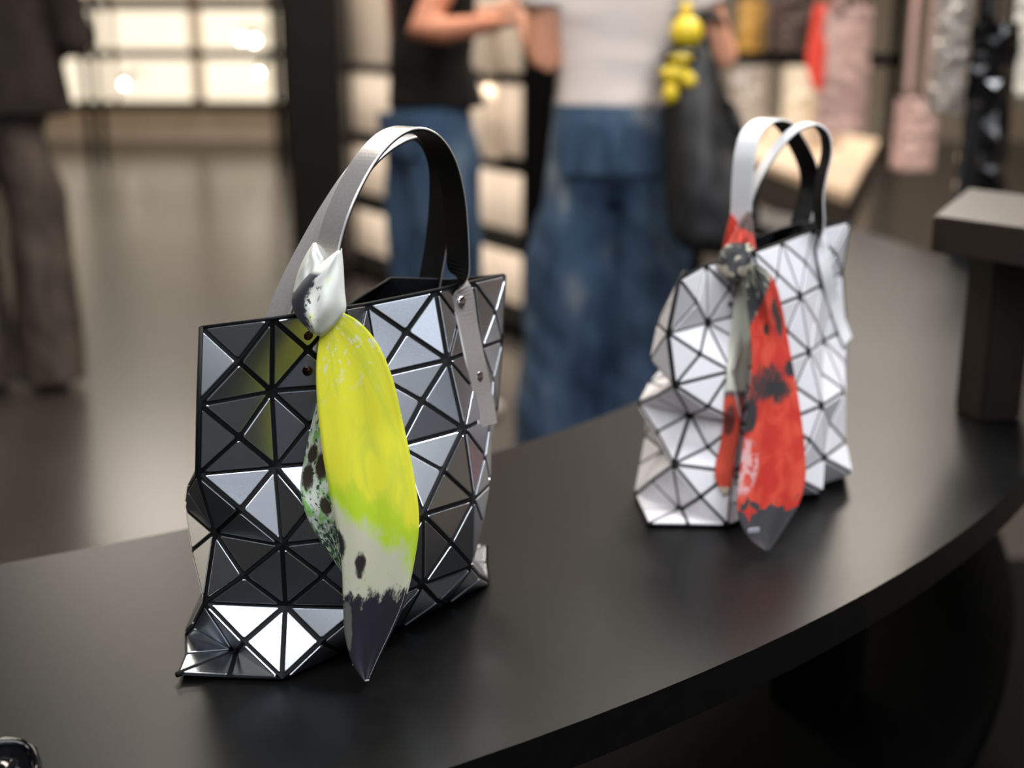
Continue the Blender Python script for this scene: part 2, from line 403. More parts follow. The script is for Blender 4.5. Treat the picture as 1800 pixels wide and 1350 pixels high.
WHITE_NODES = (
    (
        (15.62, 117.88, 22.75), (18.70, 122.63, 23.25), (22.96, 126.68, 23.30), (23.06, 121.50, 24.72), (26.61, 125.87, 24.96), (30.57, 129.84, 25.58), (35.19, 133.20, 26.00),
        (14.78, 118.20, 17.52), (19.01, 122.18, 17.64), (23.45, 125.68, 17.80), (24.57, 120.52, 19.39), (28.52, 124.50, 19.79), (31.62, 129.17, 19.97), (34.85, 133.74, 20.50),
        (15.41, 117.02, 12.72), (21.02, 118.97, 13.58), (22.29, 124.38, 12.49), (25.41, 119.87, 13.92), (29.57, 123.69, 14.31), (32.10, 128.74, 14.23), (35.59, 133.14, 14.46),
        (17.53, 120.53, 8.81), (21.98, 117.57, 8.87), (22.46, 122.88, 7.06), (26.33, 119.05, 8.52), (30.90, 122.41, 9.10), (34.29, 127.05, 9.30), (35.71, 132.58, 8.72),
        (15.55, 116.62, 4.92), (21.04, 115.35, 4.59), (21.55, 120.51, 2.26), (27.37, 118.03, 3.19), (31.31, 122.05, 3.74), (34.57, 126.52, 3.98), (31.25, 131.29, 5.26),
        (16.52, 117.48, -0.05), (20.47, 113.06, -0.06), (24.63, 117.01, -0.02), (27.93, 121.66, -0.09), (31.79, 124.86, -0.05), (35.34, 128.53, -0.10), (32.16, 132.98, -0.02),
        (12.88, 113.25, 0.09), (16.53, 117.32, -0.00), (20.38, 121.15, -0.00), (24.04, 125.31, -0.00), (28.00, 129.26, -0.00), (32.15, 132.99, -0.00), (36.55, 136.52, -0.00),
        (17.59, 119.87, 20.18), (21.37, 123.96, 20.69), (22.82, 123.47, 21.15), (25.80, 123.02, 22.28), (29.45, 127.27, 22.62), (33.26, 131.22, 23.04),
        (17.98, 118.85, 15.30), (22.41, 122.23, 15.72), (23.17, 122.30, 15.93), (26.90, 122.30, 16.78), (30.54, 126.51, 17.07), (33.44, 131.38, 17.26),
        (18.67, 117.20, 10.52), (21.38, 121.16, 10.37), (23.92, 121.41, 10.50), (27.83, 121.54, 11.33), (31.37, 125.72, 11.50), (34.75, 130.25, 11.73),
        (19.01, 118.17, 6.10), (20.89, 119.31, 5.73), (24.43, 120.01, 5.06), (29.29, 119.97, 6.23), (32.31, 124.84, 6.51), (34.65, 129.64, 6.34),
        (17.96, 114.73, 2.29), (20.84, 116.85, 0.95), (25.03, 120.53, 1.68), (30.84, 120.23, 0.81), (34.79, 124.13, 1.42), (33.63, 130.26, 2.61),
        (16.71, 113.37, -0.05), (20.57, 117.11, -0.00), (24.18, 121.14, -0.00), (27.94, 125.46, -0.00), (31.69, 128.94, -0.00), (36.05, 132.51, -0.00),
    ),
    (
        (15.62, 117.88, 22.75), (16.82, 123.39, 22.51), (21.55, 125.38, 20.49), (22.57, 129.62, 23.92), (27.22, 132.54, 25.07), (30.83, 136.89, 25.23), (35.19, 133.20, 26.00),
        (14.78, 118.20, 17.52), (14.47, 123.69, 17.20), (18.00, 128.24, 17.25), (23.45, 129.47, 18.31), (24.87, 134.58, 20.13), (30.17, 136.01, 19.63), (34.85, 133.74, 20.50),
        (15.41, 117.02, 12.72), (16.86, 122.18, 12.54), (19.22, 127.16, 11.80), (19.32, 131.76, 15.09), (24.48, 134.02, 14.38), (30.09, 134.28, 14.13), (35.59, 133.14, 14.46),
        (17.53, 120.53, 8.81), (12.61, 123.19, 9.17), (14.16, 128.55, 9.72), (18.64, 131.95, 9.52), (24.30, 131.27, 9.37), (29.96, 132.00, 8.95), (35.71, 132.58, 8.72),
        (15.55, 116.62, 4.92), (15.38, 122.39, 4.41), (14.02, 128.06, 4.16), (18.11, 132.18, 4.05), (23.27, 134.75, 5.18), (28.84, 136.38, 5.66), (31.25, 131.29, 5.26),
        (16.52, 117.48, -0.05), (12.32, 121.40, 0.00), (16.39, 125.29, -0.01), (20.31, 129.32, -0.02), (24.26, 133.39, -0.02), (28.50, 137.19, 0.02), (32.16, 132.98, -0.02),
        (12.88, 113.25, 0.09), (16.53, 117.32, -0.00), (20.38, 121.15, -0.00), (24.04, 125.31, -0.00), (28.00, 129.26, -0.00), (32.15, 132.99, -0.00), (36.55, 136.52, -0.00),
        (15.38, 120.90, 19.90), (17.93, 124.67, 18.93), (20.27, 129.07, 20.55), (25.43, 131.01, 21.62), (27.83, 135.64, 22.73), (32.17, 134.15, 23.01),
        (13.50, 120.53, 14.40), (16.87, 125.54, 14.58), (21.27, 128.36, 15.06), (22.25, 133.10, 17.46), (27.39, 134.77, 17.02), (32.79, 134.31, 17.09),
        (14.05, 120.08, 10.82), (16.06, 125.15, 10.12), (16.74, 130.13, 12.40), (21.67, 132.54, 12.00), (27.19, 132.96, 11.63), (32.87, 133.07, 11.49),
        (14.20, 119.87, 7.12), (14.87, 125.53, 7.00), (16.38, 129.99, 6.80), (21.28, 131.69, 6.61), (26.66, 133.34, 6.94), (32.34, 134.54, 7.11),
        (13.79, 119.05, 2.42), (13.17, 124.70, 2.11), (16.97, 128.91, 1.82), (21.73, 132.04, 2.59), (26.34, 135.32, 2.74), (29.60, 134.10, 2.62),
        (12.61, 117.32, -0.00), (16.35, 121.30, -0.00), (20.22, 125.23, -0.00), (24.16, 129.35, -0.00), (28.21, 133.23, -0.00), (32.53, 136.88, -0.00),
    ),
)

def tile_bag(name, nodes, tile_mat, label):
    """a soft tote made of stiff triangles on black mesh; returns the empty, node lookup and a BVH of its skin"""
    P = {}
    for s, sheet in zip('fb', nodes):
        for i, q in enumerate(sheet):
            if i < 49: key = (s, i % 7, i // 7)
            else: key = (s, (i - 49) % 6 + .5, (i - 49) // 6 + .5)
            P[key] = Vector((q[0] / 100, q[1] / 100, TZ + .0028 + max(q[2], 0) / 100))
    base = sum((P[k] for k in P if k[2] == 5), Vector()) / len([1 for k in P if k[2] == 5])
    root = tag(empty(name, (base.x, base.y, TZ)), label, 'handbag')
    tris = []
    for s in 'fb':
        for r in range(6):
            for c in range(6):
                tl, tr, bl, br, ce = (s, c, r), (s, c + 1, r), (s, c, r + 1), (s, c + 1, r + 1), (s, c + .5, r + .5)
                for side, t in (('top', (tr, tl, ce)), ('left', (tl, bl, ce)), ('bottom', (bl, br, ce)), ('right', (br, tr, ce))):
                    tris.append((s, c, r, side, t if s == 'f' else t[::-1]))
    # black mesh ground the tiles are bonded to
    keys = list(P); ki = {k: i for i, k in enumerate(keys)}
    fab = obj('mesh_fabric', [P[k] for k in keys], [tuple(ki[k] for k in t[4]) for t in tris], M['mesh_fabric'], root)
    bm = bmesh.new(); bm.from_mesh(fab.data); bmesh.ops.remove_doubles(bm, verts=bm.verts, dist=1e-6); bm.to_mesh(fab.data); bm.free()
    md = fab.modifiers.new('thick', 'SOLIDIFY'); md.thickness = .0011; md.offset = -1
    bvh = BVHTree.FromPolygons([P[k] for k in keys], [tuple(ki[k] for k in t[4]) for t in tris])
    # stiff tiles
    GAP, RND, H, BV = .00165, .0016, .0017, .0007
    for s, c, r, side, t in tris:
        if r == 5 and not (c == 0 and side in ('top', 'left') or c == 5 and side in ('top', 'right')):
            continue                                  # folded flat under the bag
        A = [P[k] for k in t]
        n = (A[1] - A[0]).cross(A[2] - A[0])
        if n.length < 1e-6: continue
        n.normalize()
        cen = sum(A, Vector()) / 3
        def inset(d):
            out = []
            for i in range(3):
                p, q, o_ = A[i], A[(i + 1) % 3], A[i - 1]
                e, f = (q - p).normalized(), (o_ - p).normalized()
                sn = e.cross(f).length
                out.append(p + (e + f) * (d / max(sn, .25)))
            return out
        def ring(d, h, rnd):
            B = inset(d); out = []
            for i in range(3):
                p = B[i]; e = (B[(i + 1) % 3] - p).normalized(); f = (B[i - 1] - p).normalized()
                out += [p + f * rnd, p + (e + f) * (rnd * .32), p + e * rnd]
            return [v + n * h for v in out]
        V = ring(GAP, .0001, RND) + ring(GAP, H - BV * .8, RND) + ring(GAP + BV * .35, H - BV * .2, RND) + ring(GAP + BV, H, RND * .9)
        Fc = []
        for k in range(3):
            Fc += [(k * 9 + i, k * 9 + (i + 1) % 9, k * 9 + 9 + (i + 1) % 9, k * 9 + 9 + i) for i in range(9)]
        Fc.append(tuple(range(27, 36)))
        o = obj('tile', [v for v in V], Fc, tile_mat, root)
    # black piping along the side seams and the mouth
    for seq in ([('f', 0, r) for r in range(7)], [('f', 6, r) for r in range(7)]):
        bm = bmesh.new()
        tube(bm, [P[k] for k in seq], .0021, 8)
        bmobj('seam_piping', bm, M['mesh_fabric'], root, True)
    bm = bmesh.new()
    tube(bm, [P['f', c, 0] for c in range(7)] + [P['b', c, 0] for c in range(5, -1, -1)], .0013, 6)
    bmobj('rim_piping', bm, M['mesh_fabric'], root, True)
    return root, P, bvh
def hit_depth(bvh, u, v):
    r = ray(u, v)
    h = bvh.ray_cast(CAM, r.normalized())
    return depth_of(h[0]) if h[0] is not None else None

def ribbon(name, pts, wds, width, th0, th1, m, parent, outsign=1, n=8):
    """flat strap swept through pts; wds = direction across the strap at each point"""
    C = spline(pts, n)
    W = spline([Vector(w_) for w_ in wds], n)
    wid = width if hasattr(width, '__len__') else [width] * len(pts)
    Wd = spline([Vector((x, 0, 0)) for x in wid], n)
    V = []; Fc = []
    for i, p in enumerate(C):
        t = (C[min(i + 1, len(C) - 1)] - C[max(i - 1, 0)]).normalized()
        w_ = (W[i] - t * W[i].dot(t)).normalized()
        nn = t.cross(w_) * outsign
        hw = Wd[i].x / 2
        prof = [(-hw, th0), (hw, th0), (hw, (th0 + th1) / 2), (hw * .93, th1), (-hw * .93, th1), (-hw, (th0 + th1) / 2)]
        V += [p + w_ * a_ + nn * b_ for a_, b_ in prof]
        if i:
            for k in range(6):
                Fc.append(((i - 1) * 6 + k, (i - 1) * 6 + (k + 1) % 6, i * 6 + (k + 1) % 6, i * 6 + k))
    Fc.append((5, 4, 3, 2, 1, 0)); L = len(V)
    Fc.append(tuple(range(L - 6, L)))
    bm = bmesh.new()
    vv = [bm.verts.new(v) for v in V]
    for f in Fc: bm.faces.new([vv[i] for i in f])
    o = bmobj(name, bm, m, parent)
    return o
def rivet(p, n, r, m, parent, h=.35):
    bm = bmesh.new()
    bmesh.ops.create_uvsphere(bm, u_segments=14, v_segments=8, radius=r)
    q = n.to_track_quat('Z', 'Y').to_matrix().to_4x4()
    bmesh.ops.transform(bm, matrix=Matrix.Translation(p) @ q @ Matrix.Diagonal((1, 1, h, 1)), verts=bm.verts)
    return bmobj('rivet', bm, m, parent, True)
def handle(root, loop, A, B, strap_mat, tail=None, tail_n=None, width=.0225, bvh=None, foot=None):
    """loop: pixels on the vertical plane through A and B; tail: pixels on the bag face (bvh)"""
    d = B - A; d.z = 0; d.normalize()
    nrm = Vector((d.y, -d.x, 0))
    pts = [pxplane(u, v, A, nrm) for u, v in loop]
    wds = [nrm] * len(pts)
    wid = [width] * len(pts)
    if tail:
        last = depth_of(pts[-1])
        for u, v in tail:
            hd = hit_depth(bvh, u, v)
            last = (hd - .006) if hd else last + .004
            pts.append(pxd(u, v, last)); wds.append(tail_n); wid.append(width * 1.12)
    if foot:
        for p in foot:
            pts.insert(0, p); wds.insert(0, nrm); wid.insert(0, width)
    h = ribbon('handle', pts, wds, wid, .0, .0017, strap_mat, root, -1)
    ribbon('handle_lining', pts, wds, [x * .97 for x in wid], -.0011, -.0001, M['lining'], h, -1)
    return h, pts

silver_root, SP, SBVH = tile_bag('tiled_tote_bag', SILVER_NODES, M['silver'], 'silver metallic tote of triangular tiles with a yellow scarf on its handle')
white_root, WP, WBVH = tile_bag('tiled_tote_bag', WHITE_NODES, M['white_tile'], 'white tote of triangular tiles with a red scarf on its handle')

# ---- silver handles
def rimpt(P, s, c, dz=0):
    i = int(c); f = c - i
    return P[s, i, 0].lerp(P[s, min(i + 1, 6), 0], f) + Vector((0, 0, dz))
sn = (SP['f', 4, 5] - SP['f', 1, 5]); sn.z = 0; sn.normalize(); s_n = Vector((sn.y, -sn.x, 0))
A = rimpt(SP, 'f', 1.85) + s_n * .004; B = rimpt(SP, 'f', 4.6) + s_n * .004
t_n = Vector((-.5, -.70, .0))
hf, _ = handle(silver_root, [(588, 560), (578, 500), (576, 450), (588, 395), (612, 335), (645, 278), (684, 238), (722, 226), (757, 243), (783, 285), (798, 345), (804, 410), (806, 470)], A, B, M['silver_strap'],
               tail=[(812, 515), (822, 575), (835, 640), (848, 700), (856, 748)], tail_n=t_n, bvh=SBVH)
A2 = rimpt(SP, 'b', 1.55) ; A2 = pxd(490, 556, depth_of(rimpt(SP, 'f', 1.2)) + .02); B2 = SP['b', 4, 0].lerp(SP['b', 5, 0], .4)
hb, _ = handle(silver_root, [(478, 590), (490, 553), (512, 500), (545, 435), (588, 360), (632, 297), (678, 256), (722, 240), (755, 252), (772, 290), (774, 350), (768, 420), (758, 480), (748, 540)], A2, B2, M['silver_strap'])
for u, v in ((812, 531), (843, 663)):
    hd = hit_depth(SBVH, u, v) or .98
    rivet(pxd(u, v, hd - .0085), Vector((.75, -.6, .1)), .0052, M['chrome'], hf)
for u, v in ((542, 590), (540.5, 652)):
    hd = hit_depth(SBVH, u, v) or .9
    h_ = SBVH.ray_cast(CAM, ray(u, v).normalized())
    rivet(pxd(u, v, hd - .0018), h_[1] if h_[1].dot(ray(u, v)) < 0 else -h_[1], .0038, M['bronze'], silver_root)

# ---- white handles
wn_ = (WP['f', 4, 5] - WP['f', 1, 5]); wn_.z = 0; wn_.normalize(); w_n = Vector((wn_.y, -wn_.x, 0))
A = rimpt(WP, 'f', 1.8) + w_n * .004; B = rimpt(WP, 'f', 4.9) + w_n * .004
A = pxd(1306, 400, depth_of(rimpt(WP, 'f', 1.8)) + .012)
hf2, _ = handle(white_root, [(1300, 450), (1306, 400), (1318, 345), (1340, 298), (1372, 252), (1402, 226), (1430, 219), (1449, 236), (1453, 268), (1444, 310), (1439, 345), (1440, 388)], A, B, M['white_strap'],
                tail=[(1444, 430), (1452, 480), (1465, 530), (1478, 570), (1489, 600)], tail_n=Vector((-.5, -.7, 0)), bvh=WBVH)
A2 = pxd(1303, 400, depth_of(rimpt(WP, 'f', 1.8)) - .006); B2 = WP['b', 4, 0].lerp(WP['b', 5, 0], .4)
hb2, _ = handle(white_root, [(1296, 470), (1301, 420), (1303, 371), (1305, 320), (1310, 270), (1322, 232), (1348, 212), (1376, 218), (1400, 250), (1419, 290), (1424, 322), (1417, 355), (1405, 400), (1394, 445)], A2, B2, M['white_strap'])
for u, v in ((1281, 489), (1283, 535)):
    h_ = WBVH.ray_cast(CAM, ray(u, v).normalized())
    if h_[0] is not None:
        rivet(CAM + ray(u, v) * (depth_of(h_[0]) - .0018), h_[1] if h_[1].dot(ray(u, v)) < 0 else -h_[1], .0036, M['bronze'], white_root)

# ================================================================== scarves
def edge_at(E, t):             # polyline of pixels, by normalised arc length
    L = [0]
    for i in range(1, len(E)): L.append(L[-1] + math.hypot(E[i][0] - E[i - 1][0], E[i][1] - E[i - 1][1]))
    x = t * L[-1]
    for i in range(1, len(E)):
        if x <= L[i] or i == len(E) - 1:
            f = (x - L[i - 1]) / max(L[i] - L[i - 1], 1e-6)
            return E[i - 1][0] + (E[i][0] - E[i - 1][0]) * f, E[i - 1][1] + (E[i][1] - E[i - 1][1]) * f
def smooth_edge(E, n=6):
    return [(p.x, p.y) for p in spline([Vector((a_, b_, 0)) for a_, b_ in E], n)]
def cloth(name, Lf, Rt, depth, m, parent, ns=22, nt=90, bvh=None, clear=.006, fold=.0015, thick=.0007, bulge=0, waves=2.2):
    """hanging cloth between two edges; depth(s, t) is camera depth, kept clear of the bag skin"""
    Lf, Rt = smooth_edge(Lf), smooth_edge(Rt)
    D = [[0] * (ns + 1) for _ in range(nt + 1)]; UV = [[None] * (ns + 1) for _ in range(nt + 1)]
    for j in range(nt + 1):
        t = j / nt
        l, r = edge_at(Lf, t), edge_at(Rt, t)
        for i in range(ns + 1):
            s = i / ns
            u, v = l[0] + (r[0] - l[0]) * s, l[1] + (r[1] - l[1]) * s
            UV[j][i] = (u, v)
            d = depth(s, t) - bulge * (1 - (2 * s - 1) ** 2) + fold * math.sin(waves * 2 * math.pi * s + 2.5 * t) * min(1, 4 * t)
            D[j][i] = d
    lim = [[None] * (ns + 1) for _ in range(nt + 1)]
    for j in range(nt + 1):
        for i in range(ns + 1):
            u, v = UV[j][i]
            r = ray(u, v)
            x = 1e9
            if bvh:
                x = (TZ + .003 - CAM.z) / r.z - .001 if r.z < 0 else 1e9
                h_ = hit_depth(bvh, u, v)
                if h_: x = min(x, h_ - clear)
            lim[j][i] = x
    for it in range(14):
        for j in range(nt + 1):
            for i in range(ns + 1): D[j][i] = min(D[j][i], lim[j][i])
        N = [row[:] for row in D]
        for j in range(1, nt):
            for i in range(ns + 1):
                a_ = D[j][max(i - 1, 0)]; b_ = D[j][min(i + 1, ns)]
                N[j][i] = .4 * D[j][i] + .15 * (a_ + b_) + .15 * (D[j - 1][i] + D[j + 1][i])
        D = N
    V = []; uvs = []; Fc = []
    for j in range(nt + 1):
        for i in range(ns + 1):
            V.append(pxd(UV[j][i][0], UV[j][i][1], min(D[j][i], lim[j][i]))); uvs.append((i / ns, j / nt))
    for j in range(nt):
        for i in range(ns):
            a_ = j * (ns + 1) + i
            Fc.append((a_, a_ + ns + 1, a_ + ns + 2, a_ + 1))
    o = obj(name, V, Fc, m, parent, True, uvs)
    md = o.modifiers.new('thick', 'SOLIDIFY'); md.thickness = thick; md.offset = -1
    return o, V
def pouch(name, Lf, Rt, depth, front, back, m, parent, ns=20, nt=28):
    """puffed knot: a closed pillow between two outlines"""
    Lf, Rt = smooth_edge(Lf), smooth_edge(Rt)
    V = []; uvs = []; Fc = []
    for side, amp in ((0, front), (1, -back)):
        for j in range(nt + 1):
            t = j / nt; l, r = edge_at(Lf, t), edge_at(Rt, t)
            for i in range(ns + 1):
                s = i / ns
                u, v = l[0] + (r[0] - l[0]) * s, l[1] + (r[1] - l[1]) * s
                prof = math.sqrt(max(0, 1 - (2 * s - 1) ** 2)) * (max(0, 4 * t * (1 - t)) ** .45 * .8 + .2)
                cre = (.0020 * math.sin(10 * s + 8 * t) + .0012 * math.sin(17 * s - 9 * t)) * prof * (.4 + .8 * t)
                V.append(pxd(u, v, depth(s, t) - amp * prof + cre)); uvs.append((s, t))
        o_ = side * (ns + 1) * (nt + 1)
        for j in range(nt):
            for i in range(ns):
                a_ = o_ + j * (ns + 1) + i
                q = (a_, a_ + ns + 1, a_ + ns + 2, a_ + 1)
                Fc.append(q if side == 0 else q[::-1])
    h_ = (ns + 1) * (nt + 1)
    for j in (0, nt):
        for i in range(ns):
            a_ = j * (ns + 1) + i
            q = (a_, a_ + 1, h_ + a_ + 1, h_ + a_)
            Fc.append(q if j == 0 else q[::-1])
    return obj(name, V, Fc, m, parent, True, uvs)

# scarf prints
def cloth_mat(name):
    m = mat(name, (200, 200, 200), .75, 0, .2)
    n = NT(m)
    n.b.inputs['Sheen Weight'].default_value = .15
    u, v = n.uv()
    return m, n, u, v
# yellow scarf, long end
m, n, u, v = cloth_mat('yellow_scarf_print')
n1 = n.noise(n.uvv, 3.2, 5, .6, (1, 3, 1)); n2 = n.noise(n.uvv, 9, 6, .3, (1, 3.2, 1), .65); n3 = n.noise(n.uvv, 2.2, 4, 1.2, (2, 2, 1))
n4 = n.noise(n.uvv, 3.5, 5, .8, (1.5, 2.6, 1), .6)
w_ = n.math('ADD', n.math('SUBTRACT', v, n.math('MULTIPLY', u, .20)), n.math('ADD', n.math('MULTIPLY', n.math('SUBTRACT', n1, .5), .16), n.math('MULTIPLY', n.math('SUBTRACT', n4, .5), .12)))
c = n.mix(n.step(n3, .42, .62), (230, 226, 58), (212, 217, 64))
c = n.mix(n.math('MULTIPLY', n.step(n3, .6, .72), n.step(v, .22, .4)), c, (222, 205, 84))
c = n.mix(n.math('MULTIPLY', n.step(n2, .55, .62), n.step(v, .26, .06)), c, (228, 226, 190))
c = n.mix(n.step(w_, .36, .44), c, (186, 214, 44))
c = n.mix(n.step(w_, .455, .53), c, (201, 200, 176))
c = n.mix(n.math('MULTIPLY', n.step(n2, .6, .66), n.step(w_, .5, .55)), c, (178, 200, 90))
c = n.mix(n.blob(u, v, .25, .665, .07, .035, n2, 1.3, .5), c, (38, 34, 36))
c = n.mix(n.blob(u, v, .0, .60, .07, .04, n2, 1.2, .5), c, (38, 36, 38))
bl = n.step(n.math('ADD', n.math('ADD', v, n.math('MULTIPLY', n.math('SUBTRACT', n2, .5), .12)), n.math('MULTIPLY', n.math('SUBTRACT', n4, .5), .14)), .735, .765)
c = n.mix(bl, c, (37, 34, 44))
c = n.mix(n.math('MULTIPLY', n.blob(u, v, .05, .83, .10, .07, n2, .6), .6), c, (120, 122, 112))
n.color(c); n.bump(n.noise(n.uvv, 180, 2, 0, (1, 4, 1)), .08, .0006)
M['scarf_yellow'] = m
# yellow scarf, short end
m, n, u, v = cloth_mat('green_speckled_scarf_print')
n1 = n.noise(n.uvv, 5, 5, .5, (1, 2.6, 1)); n2 = n.noise(n.uvv, 11, 6, .4, (1, 2.6, 1))
c = n.mix(n.step(n1, .45, .62), (206, 210, 204), (132, 186, 104))
c = n.mix(n.step(n2, .55, .62), c, (46, 78, 60))
for cu, cv, ru, rv in ((.25, .33, .16, .05), (.55, .40, .17, .075), (.18, .45, .15, .07), (.88, .62, .12, .09), (.55, .62, .14, .05), (.62, .20, .12, .05)):
    c = n.mix(n.blob(u, v, cu, cv, ru, rv, n2, 1.0, .4), c, (58, 48, 40))
c = n.mix(n.math('MULTIPLY', n.step(v, .66, .8), n.step(n2, .44, .52)), c, (44, 74, 58))
n.color(c)
M['scarf_green'] = m
# yellow scarf, knot
m, n, u, v = cloth_mat('white_knot_print')
n1 = n.noise(n.uvv, 4, 4, .3); n2 = n.noise(n.uvv, 12, 5, .3)
c = n.mix(n.step(n1, .58, .72), (232, 234, 226), (230, 236, 150))
du = n.math('ADD', u, n.math('MULTIPLY', n.math('SUBTRACT', n2, .5), .35))
c = n.mix(n.math('MULTIPLY', n.step(du, .30, .22), n.math('MULTIPLY', n.step(v, .28, .36), n.step(v, .98, .9))), c, (52, 52, 60))
c = n.mix(n.math('MULTIPLY', n.step(n2, .58, .62), n.math('MULTIPLY', n.step(u, .62, .35), n.step(v, .4, .5))), c, (44, 44, 52))
n.color(c); n.bump(n.noise(n.uvv, 120, 2), .06, .0005)
M['scarf_white'] = m
M['scarf_plain'] = grainy('white_yellow_cloth', (232, 234, 226), (228, 234, 160), 45, .75, 0, .2, lo=.5, hi=.75)
# red scarf, long end
m, n, u, v = cloth_mat('red_scarf_print')
n1 = n.noise(n.uvv, 3.5, 5, .6, (1, 3, 1)); n2 = n.noise(n.uvv, 8, 6, .5, (1, 3, 1), .65); n3 = n.noise(n.uvv, 2.6, 3, 1.8, (1.3, 3.0, 1))
c = n.mix(n.step(n1, .38, .66), (178, 42, 30), (198, 70, 50))
c = n.mix(n.math('MULTIPLY', n.blob(u, v, .06, .68, .22, .10, n2, .7), n.step(n2, .4, .55)), c, (202, 158, 156))
c = n.mix(n.blob(u, v, .36, .40, .40, .055, n2, 2.4, .9), c, (62, 46, 46))
c = n.mix(n.blob(u, v, .60, .43, .25, .04, n2, 2.2, .6), c, (40, 38, 40))
c = n.mix(n.blob(u, v, .92, .375, .12, .03, n2, 1.6, .5), c, (44, 40, 42))
c = n.mix(n.blob(u, v, .06, .50, .15, .065, n2, .8, .4), c, (44, 40, 42))
c = n.mix(n.blob(u, v, .80, .20, .10, .06, n2, 2.0, .5), c, (60, 44, 42))
c = n.mix(n.blob(u, v, .45, .22, .08, .02, n2, .9), c, (60, 44, 42))
mar = n.mix(n.step(n3, .49, .55), (58, 60, 62), (176, 178, 160))
c = n.mix(n.step(n.math('ADD', v, n.math('MULTIPLY', n.math('SUBTRACT', u, .35), .13)), .155, .135), c, mar)
bl = n.step(n.math('ADD', n.math('ADD', v, n.math('MULTIPLY', n.math('SUBTRACT', n2, .5), .16)), n.math('MULTIPLY', n.math('SUBTRACT', n1, .5), .22)), .815, .83)
c = n.mix(bl, c, (54, 52, 56))
n.color(c)
M['scarf_red'] = m
# red scarf, short end
m, n, u, v = cloth_mat('cream_red_scarf_print')
n1 = n.noise(n.uvv, 4, 5, .5, (1, 2.6, 1)); n2 = n.noise(n.uvv, 9, 5, .4, (1, 2.6, 1))
c = n.mix(n.step(n1, .4, .7), (206, 207, 190), (196, 198, 182))
vv_ = n.math('ADD', v, n.math('MULTIPLY', n.math('SUBTRACT', n1, .5), .04))
c = n.mix(n.step(vv_, .505, .52), c, (96, 80, 78)); c = n.mix(n.step(vv_, .525, .555), c, (204, 76, 58))
c = n.mix(n.math('MULTIPLY', n.blob(u, v, .35, .65, .3, .07, n2, .6), .8), c, (62, 50, 50))
c = n.mix(n.step(vv_, .95, .965), c, (205, 186, 166))
n.color(c)
M['scarf_cream'] = m
# red scarf, knot
m, n, u, v = cloth_mat('marbled_knot_print')
n3 = n.noise(n.uvv, 1.7, 2, 1.6, (1.0, 1.6, 1))
c = n.mix(n.step(n3, .46, .53), (60, 60, 62), (206, 198, 176))
n.color(c)
M['scarf_marble'] = m
m, n, u, v = cloth_mat('red_grey_band_print')
n1 = n.noise(n.uvv, 4, 4, .4)
c = n.mix(n.step(n.math('ADD', n.math('SUBTRACT', v, n.math('MULTIPLY', u, .1)), n.math('MULTIPLY', n.math('SUBTRACT', n1, .5), .2)), .42, .5), (92, 74, 72), (206, 74, 60))
n.color(c)
M['scarf_band'] = m
m = grainy('red_cloth', (206, 70, 56), (196, 62, 50), 60, .75, 0, .2); M['red_cloth'] = m
M['stitch'] = mat('white_thread', (190, 190, 200), .7)

# ---- yellow scarf on the silver bag
kd = depth_of(rimpt(SP, 'f', 1.75))
ys = tag(empty('scarf', tuple(pxd(570, 590, kd - .02))), 'yellow and white printed scarf knotted on the silver bag', 'scarf')
dk = lambda s, t: kd - .017 - .005 * t + .008 * (s - .5)
pouch('knot', [(594, 439), (562, 465), (532, 494), (513, 526), (520, 554), (545, 584)], [(601, 436), (604, 470), (606, 510), (608, 545), (592, 570), (566, 593)], dk, .016, .012, M['scarf_white'], ys)
pouch('wrap_band', [(550, 427), (536, 450), (523, 480), (514, 518)], [(556, 426), (566, 444), (575, 460), (560, 505)], lambda s, t: kd - .007, .012, .014, M['scarf_plain'], ys)
tipd = depth_of(pxz(640, 1200, TZ + .004)) 
dtop = kd - .020
main_L = [(562, 590), (556, 640), (557, 700), (566, 790), (580, 870), (594, 940), (601, 1000), (603, 1060), (606, 1115), (619, 1165), (640, 1198)]
main_R = [(600, 548), (632, 566), (664, 604), (690, 664), (708, 740), (727, 830), (737, 915), (728, 990), (713, 1055), (692, 1105), (662, 1165), (646, 1199)]
yd = lambda s, t: dtop + (tipd - .004 - dtop) * t + .030 * (s - .35) * (1 - t * .6) * min(1, 3 * t)
long_end, LV = cloth('long_end', main_L, main_R, yd, M['scarf_yellow'], ys, bvh=SBVH, clear=.010, fold=.002)
cloth('short_end', [(562, 690), (548, 742), (537, 795), (528, 848), (533, 890), (552, 935), (575, 968), (600, 1006)], [(575, 690), (584, 750), (592, 810), (601, 870), (606, 920), (608, 960), (606, 985), (602, 1007)],
      lambda s, t: dtop + .02 + .02 * t, M['scarf_green'], ys, ns=14, nt=50, bvh=SBVH, clear=.0045, fold=.001)
bm = bmesh.new()
rows = [LV[j * 23 + 21] for j in range(66, 90)]
for i in range(len(rows) - 1):
    for f0, f1 in ((.1, .32), (.43, .65), (.76, .97)):
        pa, pb = rows[i].lerp(rows[i + 1], f0), rows[i].lerp(rows[i + 1], f1)
        off = (CAM - pa).normalized() * .0009
        tube(bm, [pa + off, pb + off], .00022, 4)
bmobj('stitching', bm, M['stitch'], long_end)
bm = bmesh.new()
for (u, v), s_ in (((622, 1168), (.0024, .001, .0016)), ((645, 1196), (.0034, .001, .0012))):
    box(bm, pxd(u, v, min(depth_of(pxz(u, v, TZ + .006)), tipd) - .002), s_, .3, .0003)
bmobj('care_label', bm, M['stitch'], long_end)

